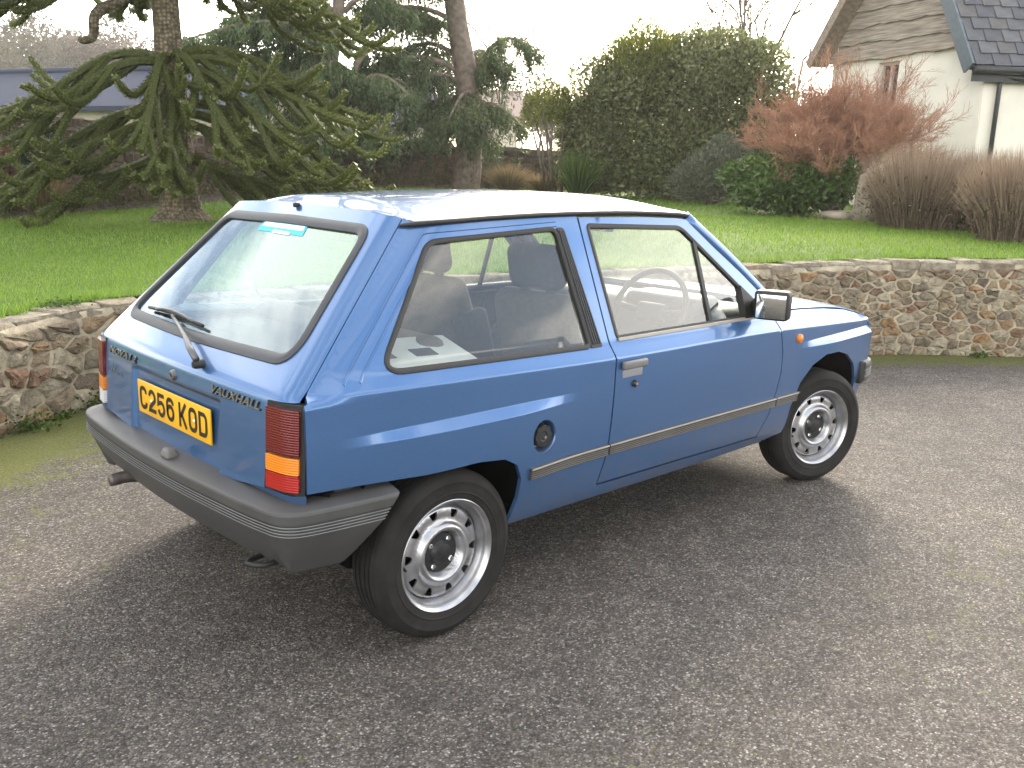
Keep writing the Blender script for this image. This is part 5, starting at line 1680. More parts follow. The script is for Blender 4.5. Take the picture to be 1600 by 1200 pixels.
cedar('cedar_tree', 'dark dense cedar growing just behind the monkey puzzle tree', 492, 17.8,
      [(492, 306), (500, 200), (520, 80), (530, -60), (512, -600)], .17,
      [(548, 90, 290, 62, .45, 1.0, -.5), (548, 80, 350, 30, .35, .9, .8), (550, 120, 330, 110, .45, .95, .3), (552, 140, 400, 150, .4, .95, -.8), (552, 130, 470, 120, .3, 1.0, -1.0),
       (555, 165, 440, 190, .3, .9, -.6), (555, 180, 500, 215, .2, .85, -.9), (555, 150, 640, 150, .35, .9, -.5), (555, 110, 620, 90, .3, .8, .7), (540, 40, 420, 10, .3, .9, .2), (538, 20, 640, 20, .3, .8, 0), (535, -10, 400, -40, .3, 1, .3),
       (556, 200, 600, 215, .2, .7, -.7), (555, 190, 470, 160, .3, .9, 1.0)] + [(532 - k * 3, -80 - k * 75, 532 - k * 3 + sx * (170 - 12 * k), -70 - k * 75, .3, .9, dd_) for k in range(7) for sx, dd_ in ((-1, -.5), (1, .6))], 1.0, 'cedars on the lawn')

# leafy shrubs ------------------------------------------------------------------------
def shrub(name, label, u, D, lobes, leaf, cols, n, cat='shrub', stems=8, trans=.3, rough=.45, updir=.3, group=None, stem_mat=None):
    """lobes: (u, v, radius_x, radius_z, depth offset) ellipsoids; leaves fill the outer shell in clumps"""
    base = foot(u, D)
    root = empty(name, tuple(base)); tag(root, label, cat, group)
    vol = np.array([l[2] ** 2 * l[3] for l in lobes]); vol = vol ** .7 / (vol ** .7).sum()
    C, D_, R_ = [], [], []
    for l, f in zip(lobes, vol):
        m = int(n * f)
        c = at(l[0], l[1], D + l[4]) - base
        d = rng.normal(size=(m, 3)); d /= np.linalg.norm(d, axis=1)[:, None]
        # clumpy outline
        nb = rng.normal(size=(26, 3)); nb /= np.linalg.norm(nb, axis=1)[:, None]; ampl = rng.uniform(-.20, .34, 26)
        w = np.exp((d @ nb.T - 1) * 14); bump_ = (w * ampl).sum(1)
        rr = (rng.uniform(0, 1, m) ** .28) * (1 + bump_) * .92
        keep = (np.sin(d[:, 0] * 9 + l[0]) * np.sin(d[:, 1] * 8 + l[1]) * np.sin(d[:, 2] * 10) > -.62) | (rr < .75)
        P = c + d * rr[:, None] * np.array([l[2], l[2], l[3]])
        P = P[keep & (P[:, 2] > .0)]; dk = d[keep][:len(P)] if len(P) == keep.sum() else d[keep & ((c + d * rr[:, None] * np.array([l[2], l[2], l[3]]))[:, 2] > .0)]
        C.append(P); D_.append(dk * .7 + rng.normal(0, .7, (len(P), 3)) + np.array([0, 0, updir]))
        R_.append(np.clip(.5 + rng.normal(0, .2, len(P)) + .5 * bump_[keep & ((c + d * rr[:, None] * np.array([l[2], l[2], l[3]]))[:, 2] > .0)], 0, 1))
    C = np.vstack(C); D_ = np.vstack(D_)
    V, F = leaves_np(C, D_, rng.uniform(.7, 1.3, len(C)) * leaf[0], rng.uniform(.7, 1.3, len(C)) * leaf[1])
    mk('crown', V, F, leaf_mat(name + '_leaves', cols, rough, trans), root, False, rnd=np.concatenate(R_))
    parts = []
    for k in range(stems):
        l = lobes[k % len(lobes)]
        tgt = at(l[0], l[1], D + l[4]) - base + rng.normal(0, .35 * l[2], 3)
        parts.append(tube_data([rng.normal(0, .08, 3) * [1, 1, 0], tgt * .5 + rng.normal(0, .08, 3), tgt], [.035, .025, .01], 5))
    V, F = merge(parts)
    mk('stem', V, F, stem_mat or M_BARK, root)
    return root
EVG = [(.050, .064, .028), (.105, .125, .052), (.180, .195, .090), (.28, .28, .14)]
shrub('evergreen_bush', 'huge rounded dark evergreen bush at the end of the lawn', 1050, 18.6,
      [(960, 200, 1.05, 1.35, 0), (1075, 170, 1.25, 1.55, .2), (1160, 165, .95, 1.35, 0), (1010, 120, .8, .8, .3), (1130, 100, .75, .7, .3), (930, 160, .6, .9, -.2), (1060, 250, 1.3, .8, -.4), (940, 255, .7, .7, -.3), (1180, 110, .5, .6, .2), (1085, 115, .9, .9, .3), (1020, 180, 1.0, 1.3, .3), (1130, 200, 1.0, 1.2, .2), (905, 215, .45, .8, 0), (1195, 190, .5, 1.0, .1)], (.085, .046), EVG, 80000, 'bush', 12, .4)
shrub('golden_conifer', 'yellow-green conifer top showing above the evergreen bush', 1000, 18.6,
      [(1000, 105, .62, .8, -.2), (965, 120, .42, .75, -.1), (1035, 95, .42, .6, -.1), (1005, 70, .33, .55, -.1), (1000, 200, 1.0, 1.3, .3)], (.10, .02), [(.075, .095, .018), (.13, .15, .03), (.20, .21, .045)], 15000, 'conifer', 4, .45, .6, 1.2)
shrub('small_tree', 'small bare-stemmed tree with a tuft of yellow-green foliage beside the evergreen bush', 860, 18.2,
      [(855, 165, .48, .40, 0), (838, 178, .3, .3, 0), (880, 170, .3, .35, 0), (895, 215, .40, .45, .4)], (.07, .022), [(.05, .07, .014), (.09, .11, .02), (.14, .16, .03)], 5000, 'tree', 9, .4, .6, .9, stem_mat=M_TWIG)
shrub('laurel_shrub', 'glossy green leafy shrub at the foot of the red-twigged bush', 1245, 14.0,
      [(1195, 292, .42, .30, 0), (1262, 290, .50, .36, -.1), (1305, 282, .32, .36, 0), (1235, 272, .45, .34, .3), (1165, 280, .38, .30, .2), (1215, 300, .6, .25, -.2)], (.085, .045), [(.040, .070, .020), (.075, .125, .032), (.12, .17, .055)], 11000, 'shrub', 6, .25, .3)
shrub('grey_shrub', 'dusty grey-green shrub between the evergreen bush and the laurel', 1115, 16.3,
      [(1105, 275, .5, .42, 0), (1150, 265, .4, .5, .1), (1080, 285, .4, .35, 0), (1130, 245, .4, .4, .3)], (.06, .026), [(.085, .10, .065), (.14, .155, .105), (.20, .21, .15)], 7000, 'shrub', 6)
shrub('blue_green_shrub', 'small dark blue-green shrub in front of the garden wall by the monkey puzzle', 62, 12.2,
      [(62, 235, .24, .30, 0), (70, 215, .16, .2, 0), (52, 255, .2, .2, 0)], (.05, .022), [(.012, .028, .020), (.025, .050, .034), (.045, .075, .05)], 2500, 'shrub', 4)
shrub('dark_shrub', 'dark leafy shrub leaning on the garden wall under the cedars', 600, 20.0,
      [(600, 235, .42, .30, 0), (575, 228, .3, .25, 0), (625, 240, .3, .3, .1)], (.06, .03), [(.012, .016, .008), (.025, .030, .014), (.045, .05, .025)], 3000, 'shrub', 4)
shrub('rusty_shrub', 'rusty brown shrub in the border left of the monkey puzzle', 8, 12.6,
      [(5, 280, .30, .35, 0), (-15, 265, .3, .4, 0)], (.06, .02), [(.06, .035, .02), (.10, .06, .035), (.14, .09, .05)], 2500, 'shrub', 4)

# red-twigged bush
def twig_bush(name, label, u, D, n_stems, height, spread, cols, levels, rad0, cat='bush', lean=(0, 0)):
    base = foot(u, D)
    root = empty(name, tuple(base)); tag(root, label, cat)
    segs = []      # (a, b, ra, rb, level)
    def grow(p, d, ln, r, lv):
        k = 3
        q_ = p
        for s in range(k):
            d2 = d + rng.normal(0, .13, 3) + np.array([0, 0, .03]); d2 /= np.linalg.norm(d2)
            n2 = q_ + d2 * ln / k
            segs.append((q_, n2, r * (1 - s / k * .4), r * (1 - (s + 1) / k * .4), lv)); q_ = n2; d = d2
            if lv < levels and (s > 0 or lv > 0):
                for _ in range(rng.integers(1, 3)):
                    e = d + rng.normal(0, .42, 3); e[2] = e[2] * .8 + .26; e /= np.linalg.norm(e)
                    grow(q_, e, ln * rng.uniform(.5, .75), r * .52, lv + 1)
    for s in range(n_stems):
        az = rng.uniform(0, 2 * np.pi); el = rng.uniform(.62, 1.45)
        d = np.array([math.cos(az) * math.cos(el) * spread, math.sin(az) * math.cos(el) * spread, math.sin(el)]); d[:2] += lean; d /= np.linalg.norm(d)
        grow(np.array([rng.normal(0, .10), rng.normal(0, .10), 0]), d, height * rng.uniform(.40, .55), rad0, 0)
    A = np.array([s[0] for s in segs]); B = np.array([s[1] for s in segs]); ra = np.array([s[2] for s in segs]); rb = np.array([s[3] for s in segs]); lv = np.array([s[4] for s in segs])
    T_ = B - A; T_ /= np.linalg.norm(T_, axis=1)[:, None]
    X = np.cross(T_, rng.normal(size=T_.shape)); X /= np.linalg.norm(X, axis=1)[:, None]; Y = np.cross(T_, X)
    ring = []
    for P, r in ((A, ra), (B, rb)):
        for k in range(3):
            a = 2 * np.pi * k / 3
            ring.append(P + (X * math.cos(a) + Y * math.sin(a)) * np.maximum(r, .0022)[:, None])
    V = np.stack(ring, 1).reshape(-1, 3)
    i6 = np.arange(len(A))[:, None] * 6
    F = np.concatenate([i6 + np.array([[k, (k + 1) % 3, 3 + (k + 1) % 3, 3 + k]]) for k in range(3)], 0)
    rr = np.clip(np.tile(lv, 3) / levels + rng.normal(0, .10, len(F)), 0, 1)
    lowm = np.tile(lv, 3) <= 1
    m = leaf_mat(name + '_bark', cols, .7, .05)
    mk('twigs', V, F[~lowm], m, root, False, rnd=rr[~lowm])
    mk('stem', V, F[lowm], m, root, False, rnd=rr[lowm])
    return root
twig_bush('red_twig_bush', 'bare bush of fine reddish twigs in front of the cottage gable', 1300, 14.7, 26, 1.95, .92, [(.15, .12, .085), (.22, .15, .10), (.33, .19, .125), (.46, .24, .155)], 5, .018, 'bush', (.02, -.05))
twig_bush('bare_tree', 'leafless tree rising behind the evergreen bush beside the cottage', 1205, 25.0, 3, 6.5, .5, [(.13, .11, .085), (.15, .12, .09), (.17, .13, .10)], 4, .09, 'tree')
twig_bush('bare_sapling', 'leafless sapling with thin upright twigs behind the cedar trunk', 745, 24.0, 3, 6.2, .35, [(.13, .11, .085), (.15, .12, .09), (.17, .13, .10)], 4, .05, 'tree')

# brown upright shrubs by the cottage
def wisp(name, label, u, D, r, h, n, cols, cat, lean=.35, group=None, w=.006, bend=.25, r0=.35):
    base = foot(u, D); root = empty(name, tuple(base)); tag(root, label, cat, group)
    az = rng.uniform(0, 2 * np.pi, n); q_ = np.sqrt(rng.uniform(0, 1, n))
    P = np.stack([np.cos(az) * q_ * r * r0 * 2, np.sin(az) * q_ * r * r0 * 2, np.zeros(n)], 1)
    out = np.stack([np.cos(az), np.sin(az), np.zeros(n)], 1)
    H = h * rng.uniform(.55, 1.05, n) * (1 - .25 * q_ ** 2)
    reach = (r * (1 - r0 * 2) + r * bend) * q_ * rng.uniform(.5, 1.3, n)
    jit = rng.normal(0, .05 * h, (n, 3)) * [1, 1, 0]
    M1 = P + out * (reach * .35)[:, None] + np.array([0, 0, 1]) * (H * .55)[:, None] + jit * .5
    M2 = P + out * reach[:, None] + np.array([0, 0, 1]) * H[:, None] + jit
    Wv = np.cross(rng.normal(size=(n, 3)), np.array([0, 0, 1.0])); Wv /= np.linalg.norm(Wv, axis=1)[:, None]; Wv *= w
    V = np.stack([P - Wv, P + Wv, M1 + Wv * .8, M1 - Wv * .8, M2], 1).reshape(-1, 3)
    i = np.arange(n)[:, None] * 5
    F = np.concatenate([i + np.array([[0, 1, 2]]), i + np.array([[0, 2, 3]]), i + np.array([[3, 2, 4]])], 0)
    rr = np.clip(np.tile(rng.uniform(0, 1, n), 3) * .7 + np.repeat([0, .1, .3], n), 0, 1)
    mk('foliage', V, F, leaf_mat(name + '_stalks', cols, .8, .2), root, False, rnd=rr)
    return root
BRN = [(.10, .072, .05), (.17, .125, .088), (.27, .20, .145), (.38, .30, .22)]
for (u, D, r, h, lab) in ((1442, 12.3, .60, 1.05, 'brown twiggy mound shrub beside the stone post'), (1535, 12.6, .50, 1.0, 'brown twiggy mound shrub between two others under the downpipe'), (1600, 10.9, .52, .98, 'brown twiggy mound shrub at the lawn edge before the cream cottage wall')):
    sb_ = wisp('brown_shrub', lab, u, D, r, h, 6500, BRN, 'shrub', group='brown shrubs by the cottage', w=.0045)
    C = rng.normal(0, 1, (2600, 3)) * [r * .50, r * .50, h * .16] + [0, 0, h * .27]
    C = C[C[:, 2] > 0]
    V, F = leaves_np(C, rng.normal(0, 1, (len(C), 3)) + [0, 0, .8], rng.uniform(.03, .07, len(C)), .016)
    mk('dead_leaves', V, F, leaf_mat('dead_leaf', [(.045, .034, .024), (.085, .062, .043), (.14, .105, .075)], .8, .15), sb_, False, rnd=rng.uniform(0, 1, len(C)))
wisp('strap_leaf_plant', 'clump of long green strap leaves before the evergreen bush', 905, 17.6, .42, .95, 420, [(.03, .06, .012), (.06, .105, .02), (.11, .16, .04)], 'plant', w=.014, bend=.55, r0=.15)
for (u, D, r, h, lab) in ((795, 18.6, .45, .62, 'dry tan grass clump beside the cedar trunk'), (850, 18.3, .35, .45, 'low dry tan grass under the small bare-stemmed tree'), (60, 12.0, .28, .55, 'spiky straw-coloured grass clump below the blue-green shrub')):
    wisp('dry_grass', lab, u, D, r, h, 1200, [(.10, .075, .04), (.19, .14, .08), (.30, .24, .14)], 'grass', group='dry grass clumps in the border', w=.006, bend=.5, r0=.15)

# --- garden wall at the back ---------------------------------------------------------
gw_px = [(-260, 12.6), (0, 13.4), (220, 15.0), (480, 18.6), (700, 20.6), (900, 21.6), (1100, 22.5), (1260, 23.0)]
gw = catmull([foot(u, D)[:2] for u, D in gw_px], 14)
gs = np.concatenate([[0], np.cumsum(np.linalg.norm(np.diff(gw, axis=0), axis=1))])
gwall = empty('garden_wall', tuple(np.append(gw[40], lawn_z(*gw[40]))))
tag(gwall, 'old brown rubble garden wall running behind the trees', 'wall')
gn = np.gradient(gw, axis=0); gn /= np.linalg.norm(gn, axis=1)[:, None]; gn = np.stack([gn[:, 1], -gn[:, 0]], 1)
gtop = 1.84 + .05 * np.sin(gs * .8) + .03 * np.sin(gs * 2.9)
V = []
for (o_, zf) in ((.0, 0), (.02, 1), (-.35, 1), (-.37, 0)):
    V.append(np.stack([gw[:, 0] + gn[:, 0] * o_, gw[:, 1] + gn[:, 1] * o_, np.where(zf, gtop, .5)], 1))
V = np.array(V); n = len(gw); ii = np.arange(3)[:, None] * n + np.arange(n - 1)[None]
def childw(o, root):
    o.parent = root; o.matrix_parent_inverse = Matrix.Translation(root.location).inverted(); return o
M_GSTONE = stone_mat('old_wall_stone', [(.10, .075, .055), (.16, .12, .085), (.07, .055, .045), (.13, .09, .065), (.19, .15, .11)])
childw(mk('mortar', V.reshape(-1, 3), np.stack([ii, ii + 1, ii + n + 1, ii + n], -1).reshape(-1, 4), pmat('old_mortar', (.10, .08, .06), .95, var=.4, scale=6, bump=.8, bscale=30), None, False), gwall)
gv, gf, gr = [], [], []
b0 = 0
s_ = 0.0
for row in range(9):
    z0 = .62 + row * .145
    s_ = rng.uniform(0, .2)
    while s_ < gs[-1] - .5:
        ln = rng.uniform(.16, .42); hh = .145 * rng.uniform(.8, 1.0)
        xm = np.interp([s_, s_ + ln - .018], gs, gw[:, 0]); ym = np.interp([s_, s_ + ln - .018], gs, gw[:, 1])
        nx, ny = np.interp(s_, gs, gn[:, 0]), np.interp(s_, gs, gn[:, 1])
        tz = np.interp(s_, gs, gtop)
        if z0 + .05 < tz:
            p0 = rng.uniform(.02, .05)
            z1 = min(z0 + hh, tz + .03)
            pts = []
            for o_, sh_ in ((-.02, 0), (p0, .018)):
                for (k, zz_) in ((0, z0 + sh_), (1, z0 + sh_), (1, z1 - sh_), (0, z1 - sh_)):
                    f = k * (1 - sh_ / ln) + (1 - k) * sh_ / ln
                    pts.append((xm[0] + (xm[1] - xm[0]) * f + nx * o_, ym[0] + (ym[1] - ym[0]) * f + ny * o_, zz_ + rng.normal(0, .010)))
            gv += pts
            fs = [(4, 5, 6, 7), (0, 1, 5, 4), (1, 2, 6, 5), (2, 3, 7, 6), (3, 0, 4, 7)]
            gf += [tuple(b0 + i for i in f) for f in fs]; gr += [rng.uniform()] * 5; b0 += 8
        s_ += ln
tag(childw(mk('rubble', gv, gf, M_GSTONE, None, False, rnd=gr), gwall), kind='stuff')

# bare earth border along the garden wall
bw = np.concatenate([gw + gn * .03, (gw + gn * 1.0)[::-1]])
nb2 = len(gw)
bz = lambda P: lawn_z(P[:, 0], P[:, 1]) + .02
Vb = np.vstack([np.c_[gw + gn * -.05, bz(gw) + .10], np.c_[gw + gn * .5, bz(gw + gn * .5) + .05], np.c_[gw + gn * (1.1 + .12 * np.sin(gs * 1.7))[:, None], bz(gw + gn * 1.1) - .02]])
ii = np.arange(2)[:, None] * nb2 + np.arange(nb2 - 1)[None]
tag(mk('flower_bed', Vb, np.stack([ii, ii + 1, ii + nb2 + 1, ii + nb2], -1).reshape(-1, 4), pmat('bed_soil', (.055, .040, .028), .95, var=.5, scale=7, bump=1.0, bscale=25), None, True), kind='structure')
# low dead growth covering the bed
C = []
kk = rng.integers(0, nb2 - 1, 16000); oo = rng.uniform(.0, 1.15, 16000)
xy = gw[kk] + gn[kk] * oo[:, None] + rng.normal(0, .06, (16000, 2))
C = np.c_[xy, lawn_z(xy[:, 0], xy[:, 1]) + np.abs(rng.normal(0, .09, 16000)) + .05]
V, F = leaves_np(C, rng.normal(0, 1, (16000, 3)) + [0, 0, .9], rng.uniform(.05, .14, 16000), rng.uniform(.012, .03, 16000))
tag(mk('bed_growth', V, F, leaf_mat('bed_litter', [(.05, .035, .022), (.09, .065, .04), (.10, .09, .045), (.06, .075, .03), (.16, .125, .08)], .8, .2), None, False, rnd=rng.uniform(0, 1, 16000)), 'low brown dead growth covering the bed under the garden wall', 'ground cover', kind='stuff')

# --- cottage --------------------------------------------------------------------------
M_REND = pmat('lime_render', (.82, .765, .665), .9, var=.07, scale=2.2, bump=.35, bscale=9)
M_BOARD = pmat('weathered_boards', (.31, .265, .215), .85, var=.40, scale=1.0, bump=.8, bscale=3)
for n_ in [n_ for n_ in M_BOARD.node_tree.nodes if n_.type == 'TEX_NOISE']:
    mp2 = M_BOARD.node_tree.nodes.new('ShaderNodeMapping'); mp2.inputs['Scale'].default_value = (2.5, 2.5, 38)
    src = n_.inputs['Vector'].links[0].from_socket
    M_BOARD.node_tree.links.new(src, mp2.inputs[0]); M_BOARD.node_tree.links.new(mp2.outputs[0], n_.inputs['Vector'])
M_SLATE = pmat('grey_slate', (.085, .088, .098), .55, var=.25, scale=6, bump=.3, bscale=40, rvar=.12)
M_GREYP = pmat('blue_grey_painted_wood', (.12, .15, .18), .5, var=.12)
M_GUT = pmat('dark_gutter', (.030, .032, .034), .4, var=.2)
M_TIMB = pmat('old_timber', (.22, .17, .13), .85, var=.3, bump=.5, bscale=30)
K = at(1514, 300, 17.0); K[2] = .5
gdir = np.array([math.cos(math.radians(68)), math.sin(math.radians(68)), 0])       # along the gable, away
edir = np.array([math.cos(math.radians(-38)), math.sin(math.radians(-38)), 0])     # along the front eave, to the right
house = empty('cottage', tuple(K))
tag(house, 'white rendered cottage with wavy-edged boarded gable and slate roof', 'house')
Wg = 3.55
zE, zL, zA = 3.42, 3.74, 6.30      # near eave, far eave, ridge
gA = 1.62                          # ridge position along the gable
up = np.array([0, 0, 1.0])
def hp(g, e, z):
    """cottage coordinates: along gable, along eave, absolute height -> local"""
    return gdir * g + edir * e + up * (z - .5)
pts = [hp(0, 0, .3), hp(Wg, 0, .3), hp(Wg, 0, zL), hp(gA, 0, zA - .1), hp(0, 0, zE), hp(0, 7, .3), hp(0, 7, zE), hp(Wg, 7, .3), hp(Wg, 7, zL), hp(gA, 7, zA - .1)]
# gable wall with a window opening, front wall, back wall, end
def wall_sheet(name, origin, ax, outline, holes, nrm, thick=.18):
    fn_ = lambda a, z: origin + ax * np.asarray(a, float)[:, None] + up * (np.asarray(z, float) - .5)[:, None] + nrm * (.012 * np.sin(np.asarray(a, float) * 2.3 + np.asarray(z, float)) + .010 * np.sin(np.asarray(z, float) * 3.1))[:, None]
    return panel(name, outline, holes, fn_, nrm, M_REND, house, .14, thick)
gn_ = np.array([-gdir[1], gdir[0], 0]); 
if gn_ @ edir > 0: gn_ = -gn_
fnrm = np.array([edir[1], -edir[0], 0])
if fnrm @ gdir > 0: fnrm = -fnrm
win = (1.84, 2.34, 2.62, 3.38)     # g0, g1, z0, z1 filled below from the photo
gw_out = [(0, .3), (Wg, .3), (Wg, zL), (gA, zA - .1), (0, zE)]
hole = [(win[0], win[2]), (win[1], win[2]), (win[1], win[3]), (win[0], win[3])]
wall_sheet('gable_wall', np.zeros(3), gdir, gw_out, [hole], gn_)
wall_sheet('front_wall', np.zeros(3), edir, [(0.0, .3), (7, .3), (7, zE), (0.0, zE)], [], fnrm)
wall_sheet('back_wall', hp(Wg, 0, .5), edir, [(0, .3), (7, .3), (7, zL), (0, zL)], [], -fnrm)
# window: frame, mullion, panes
def hbar(name, g0, g1, z0, z1, d0, d1, mat, par):
    V = [hp(g, 0, z) + gn_ * d for g in (g0, g1) for z in (z0, z1) for d in (d0, d1)]
    F = [(0, 1, 3, 2), (4, 6, 7, 5), (0, 4, 5, 1), (2, 3, 7, 6), (0, 2, 6, 4), (1, 5, 7, 3)]
    return mk(name, V, F, mat, par, False)
gwin = hbar('window', win[0], win[1], win[2], win[3], -.13, -.12, pmat('dark_window_glass', (.05, .055, .06), .08, var=.1, spec=.8), house)
M_WFR = pmat('window_paint', (.55, .53, .48), .5, var=.06)
for (a, b, c, d) in ((win[0], win[0] + .05, win[2], win[3]), (win[1] - .05, win[1], win[2], win[3]), (win[0] + .05, win[1] - .05, win[2], win[2] + .05), (win[0] + .05, win[1] - .05, win[3] - .05, win[3]), ((win[0] + win[1]) / 2 - .025, (win[0] + win[1]) / 2 + .025, win[2] + .05, win[3] - .05)):
    hbar('window_frame', a, b, c, d, -.12, -.07, M_WFR, gwin)
hbar('window_sill', win[0] - .06, win[1] + .06, win[2] - .06, win[2], -.10, .04, M_WFR, gwin)
# waney-edge boards on the gable
def gtopz(g):
    return np.where(g < gA, zE + (zA - zE) * g / gA, zA + (zL - zA) * (g - gA) / (Wg - gA))
zb0 = 3.46
zrow = zb0
row = 0
while zrow < zA - .15:
    hh = rng.uniform(.22, .30)
    gsx = np.linspace(-.02, Wg + .02, 60)
    lowe = zrow + .012 * np.sin(gsx * 2.1 + row * 2) + .011 * np.sin(gsx * 5.3 + row) + .008 * np.sin(gsx * 11 + row * 3) + .006 * np.sin(gsx * 23 + row * 5)
    upe = np.minimum(zrow + hh + .07, gtopz(gsx) - .02)
    ok = upe > lowe + .03
    g_, l_, u_ = gsx[ok], lowe[ok], upe[ok]
    if len(g_) > 3:
        n = len(g_)
        V = []
        for (zz_, o_) in ((l_, .030), (l_, .075), (u_, .035), (u_, .02)):
            V += [hp(a, 0, z) + gn_ * o_ for a, z in zip(g_, zz_)]
        F = [(r * n + i, r * n + i + 1, (r + 1) * n + i + 1, (r + 1) * n + i) for r in range(3) for i in range(n - 1)]
        o = mk('board', V, F, M_BOARD, house, False)
    zrow += hh; row += 1
# roof sheets with overhang, slates on the front slope
ov = .36
fs = (hp(gA, 0, zA) - hp(0, 0, zE)); fl = np.linalg.norm(fs); fs_u = fs / fl
E0 = hp(0, 0, zE) - fs_u * .34 - edir * ov
rn = np.cross(edir, fs_u); rn /= np.linalg.norm(rn)
if rn[2] < 0: rn = -rn
bs2 = hp(gA, 0, zA) - hp(Wg, 0, zL); bl2 = np.linalg.norm(bs2); bs_u = bs2 / bl2
B0 = hp(Wg, 0, zL) - bs_u * .34 - edir * ov
rn2 = np.cross(edir, bs_u); rn2 /= np.linalg.norm(rn2)
if rn2[2] < 0: rn2 = -rn2
def slab(name, o, a, b, la, lb, nrm, t, mat, par):
    V = [o + a * x + b * y + nrm * z for x in (0, la) for y in (0, lb) for z in (0, t)]
    return mk(name, V, [(0, 1, 3, 2), (4, 6, 7, 5), (0, 4, 5, 1), (2, 3, 7, 6), (0, 2, 6, 4), (1, 5, 7, 3)], mat, par, False)
rfh = slab('roof', E0, edir, fs_u, 7.6, fl + .34, rn, .05, M_SLATE, house)
slab('roof_back', B0, edir, bs_u, 7.6, bl2 + .34, rn2, .07, M_SLATE, house)
# slates (the part of the slope that can be seen), one mesh shared by all
sm = bpy.data.meshes.new('slate')
sw_, sh_, st_ = .295, .36, .012
sm.from_pydata([(0, 0, st_ * 2), (sw_, 0, st_ * 2), (sw_, sh_, 0.003), (0, sh_, 0.003), (0, 0, st_), (sw_, 0, st_)], [], [(0, 1, 2, 3), (4, 5, 1, 0), (4, 0, 3), (1, 5, 2)])
sm.materials.append(None)
slate_mats = [pmat('slate_%d' % i, c, .55, var=.22, scale=7, bump=.35, bscale=45, rvar=.12) for i, c in enumerate([(.085, .088, .098), (.105, .107, .115), (.070, .074, .085), (.095, .090, .092)])]
sms = []
for mm in slate_mats:
    c = sm.copy(); c.materials[0] = mm; sms.append(c)
Rm = Matrix((edir, fs_u, rn)).transposed()
for r in range(12):
    for c in range(10):
        x0 = c * .30 + (.15 if r % 2 else 0) + rng.normal(0, .004)
        o = bpy.data.objects.new('slate', sms[rng.integers(0, 4)])
        p = E0 + edir * x0 + fs_u * (r * .215 - .03 + rng.normal(0, .004)) + rn * (.052 + .0015 * rng.uniform())
        o.matrix_local = Matrix.Translation(Vector(p)) @ Rm.to_4x4() @ Matrix.Rotation(rng.normal(0, .006), 4, 'Z')
        link(o, rfh)
# barge boards, soffit, gutter, downpipe
def beam(name, a, b, w, h, mat, par, sideways):
    d = b - a; d /= np.linalg.norm(d)
    u_ = np.cross(sideways, d); u_ /= np.linalg.norm(u_)
    V = [p + sideways * s * w / 2 + u_ * t * h / 2 for p in (a, b) for s in (-1, 1) for t in (-1, 1)]
    return mk(name, V, [(0, 1, 3, 2), (4, 6, 7, 5), (0, 4, 5, 1), (2, 3, 7, 6), (0, 2, 6, 4), (1, 5, 7, 3)], mat, par, False)
beam('barge_board', E0 - edir * .02 - rn * .07, E0 - edir * .02 + fs_u * (fl + .34) - rn * .07, .035, .26, M_GREYP, house, edir)
beam('barge_board', B0 - edir * .02 - rn2 * .07, B0 - edir * .02 + bs_u * (bl2 + .34) - rn2 * .07, .035, .24, M_TIMB, house, edir)
slab('soffit', E0 + edir * .02 - rn * .12, edir, fs_u, 7.4, .36, rn, .03, M_GREYP, house)
slab('verge_soffit', B0 + edir * .0 - rn2 * .12, edir, bs_u, ov, bl2 + .3, rn2, .03, M_TIMB, house)
gtl = [E0 + edir * x + fnrm * .05 - up * .06 for x in np.linspace(.02, 7.4, 12)]
tube('gutter', gtl, .062, M_GUT, house, 12)
beam('fascia', E0 + edir * .02 - up * .13 - fnrm * .03, E0 + edir * 7.4 - up * .13 - fnrm * .03, .02, .2, M_GUT, house, fnrm)
dpb = hp(0, .22, zE - .55) + fnrm * .08
dp = [gtl[0] + edir * .95 - up * .05, gtl[0] + edir * .95 - up * .13, dpb + up * .12, dpb, hp(0, .22, .85) + fnrm * .08]
tube('downpipe', dp, .036, M_GUT, house, 10)
rbox('lamp_bracket', (.16, .07, .06), tuple(hp(0, .0, zE - .30) + fnrm * .05 - edir * .06), M_GUT, house, .01)

# stone post, log and step near the red bush
def boulder(name, label, u, D, size, cat, mat, rot=0, squash=.12, group=None):
    b = foot(u, D)
    import bmesh
    bm = bmesh.new(); bmesh.ops.create_cube(bm, size=1); bmesh.ops.subdivide_edges(bm, edges=bm.edges[:], cuts=3, use_grid_fill=True)
    for v in bm.verts:
        p = np.array(v.co); q_ = p / max(np.abs(p).max(), 1e-6)
        sph = p / np.linalg.norm(p) * .62
        p = p * .68 + sph * .32 + rng.normal(0, .02, 3)
        tap = 1 - squash * (p[2] + .5)
        v.co = Vector((p[0] * size[0] * tap, p[1] * size[1] * tap, (p[2] + .48) * size[2]))
    me = bpy.data.meshes.new(name); bm.to_mesh(me); bm.free()
    me.polygons.foreach_set('use_smooth', np.ones(len(me.polygons), bool)); me.materials.append(mat)
    o = bpy.data.objects.new(name, me); o.location = b; o.rotation_euler = (0, 0, rot); link(o)
    tag(o, label, cat, group); return o
M_PST = pmat('pale_stone', (.28, .235, .175), .9, var=.3, scale=7, bump=.8, bscale=30)
boulder('stone_post', 'stubby pale stone post at the end of the brown shrubs', 1362, 13.3, (.40, .36, .62), 'stone', M_PST, .3, .3)
boulder('stone_step', 'low flat stone step beside the stone post', 1325, 13.6, (.75, .45, .10), 'step', M_PST, .2, .05)
lg = foot(1322, 13.9)
crv = [np.array([0, 0, .02]), np.array([.16, -.10, .05]), np.array([.26, -.16, .16]), np.array([.30, -.18, .34])]
lgo = empty('curved_log', tuple(lg)); tag(lgo, 'short curved log lying under the laurel shrub', 'log')
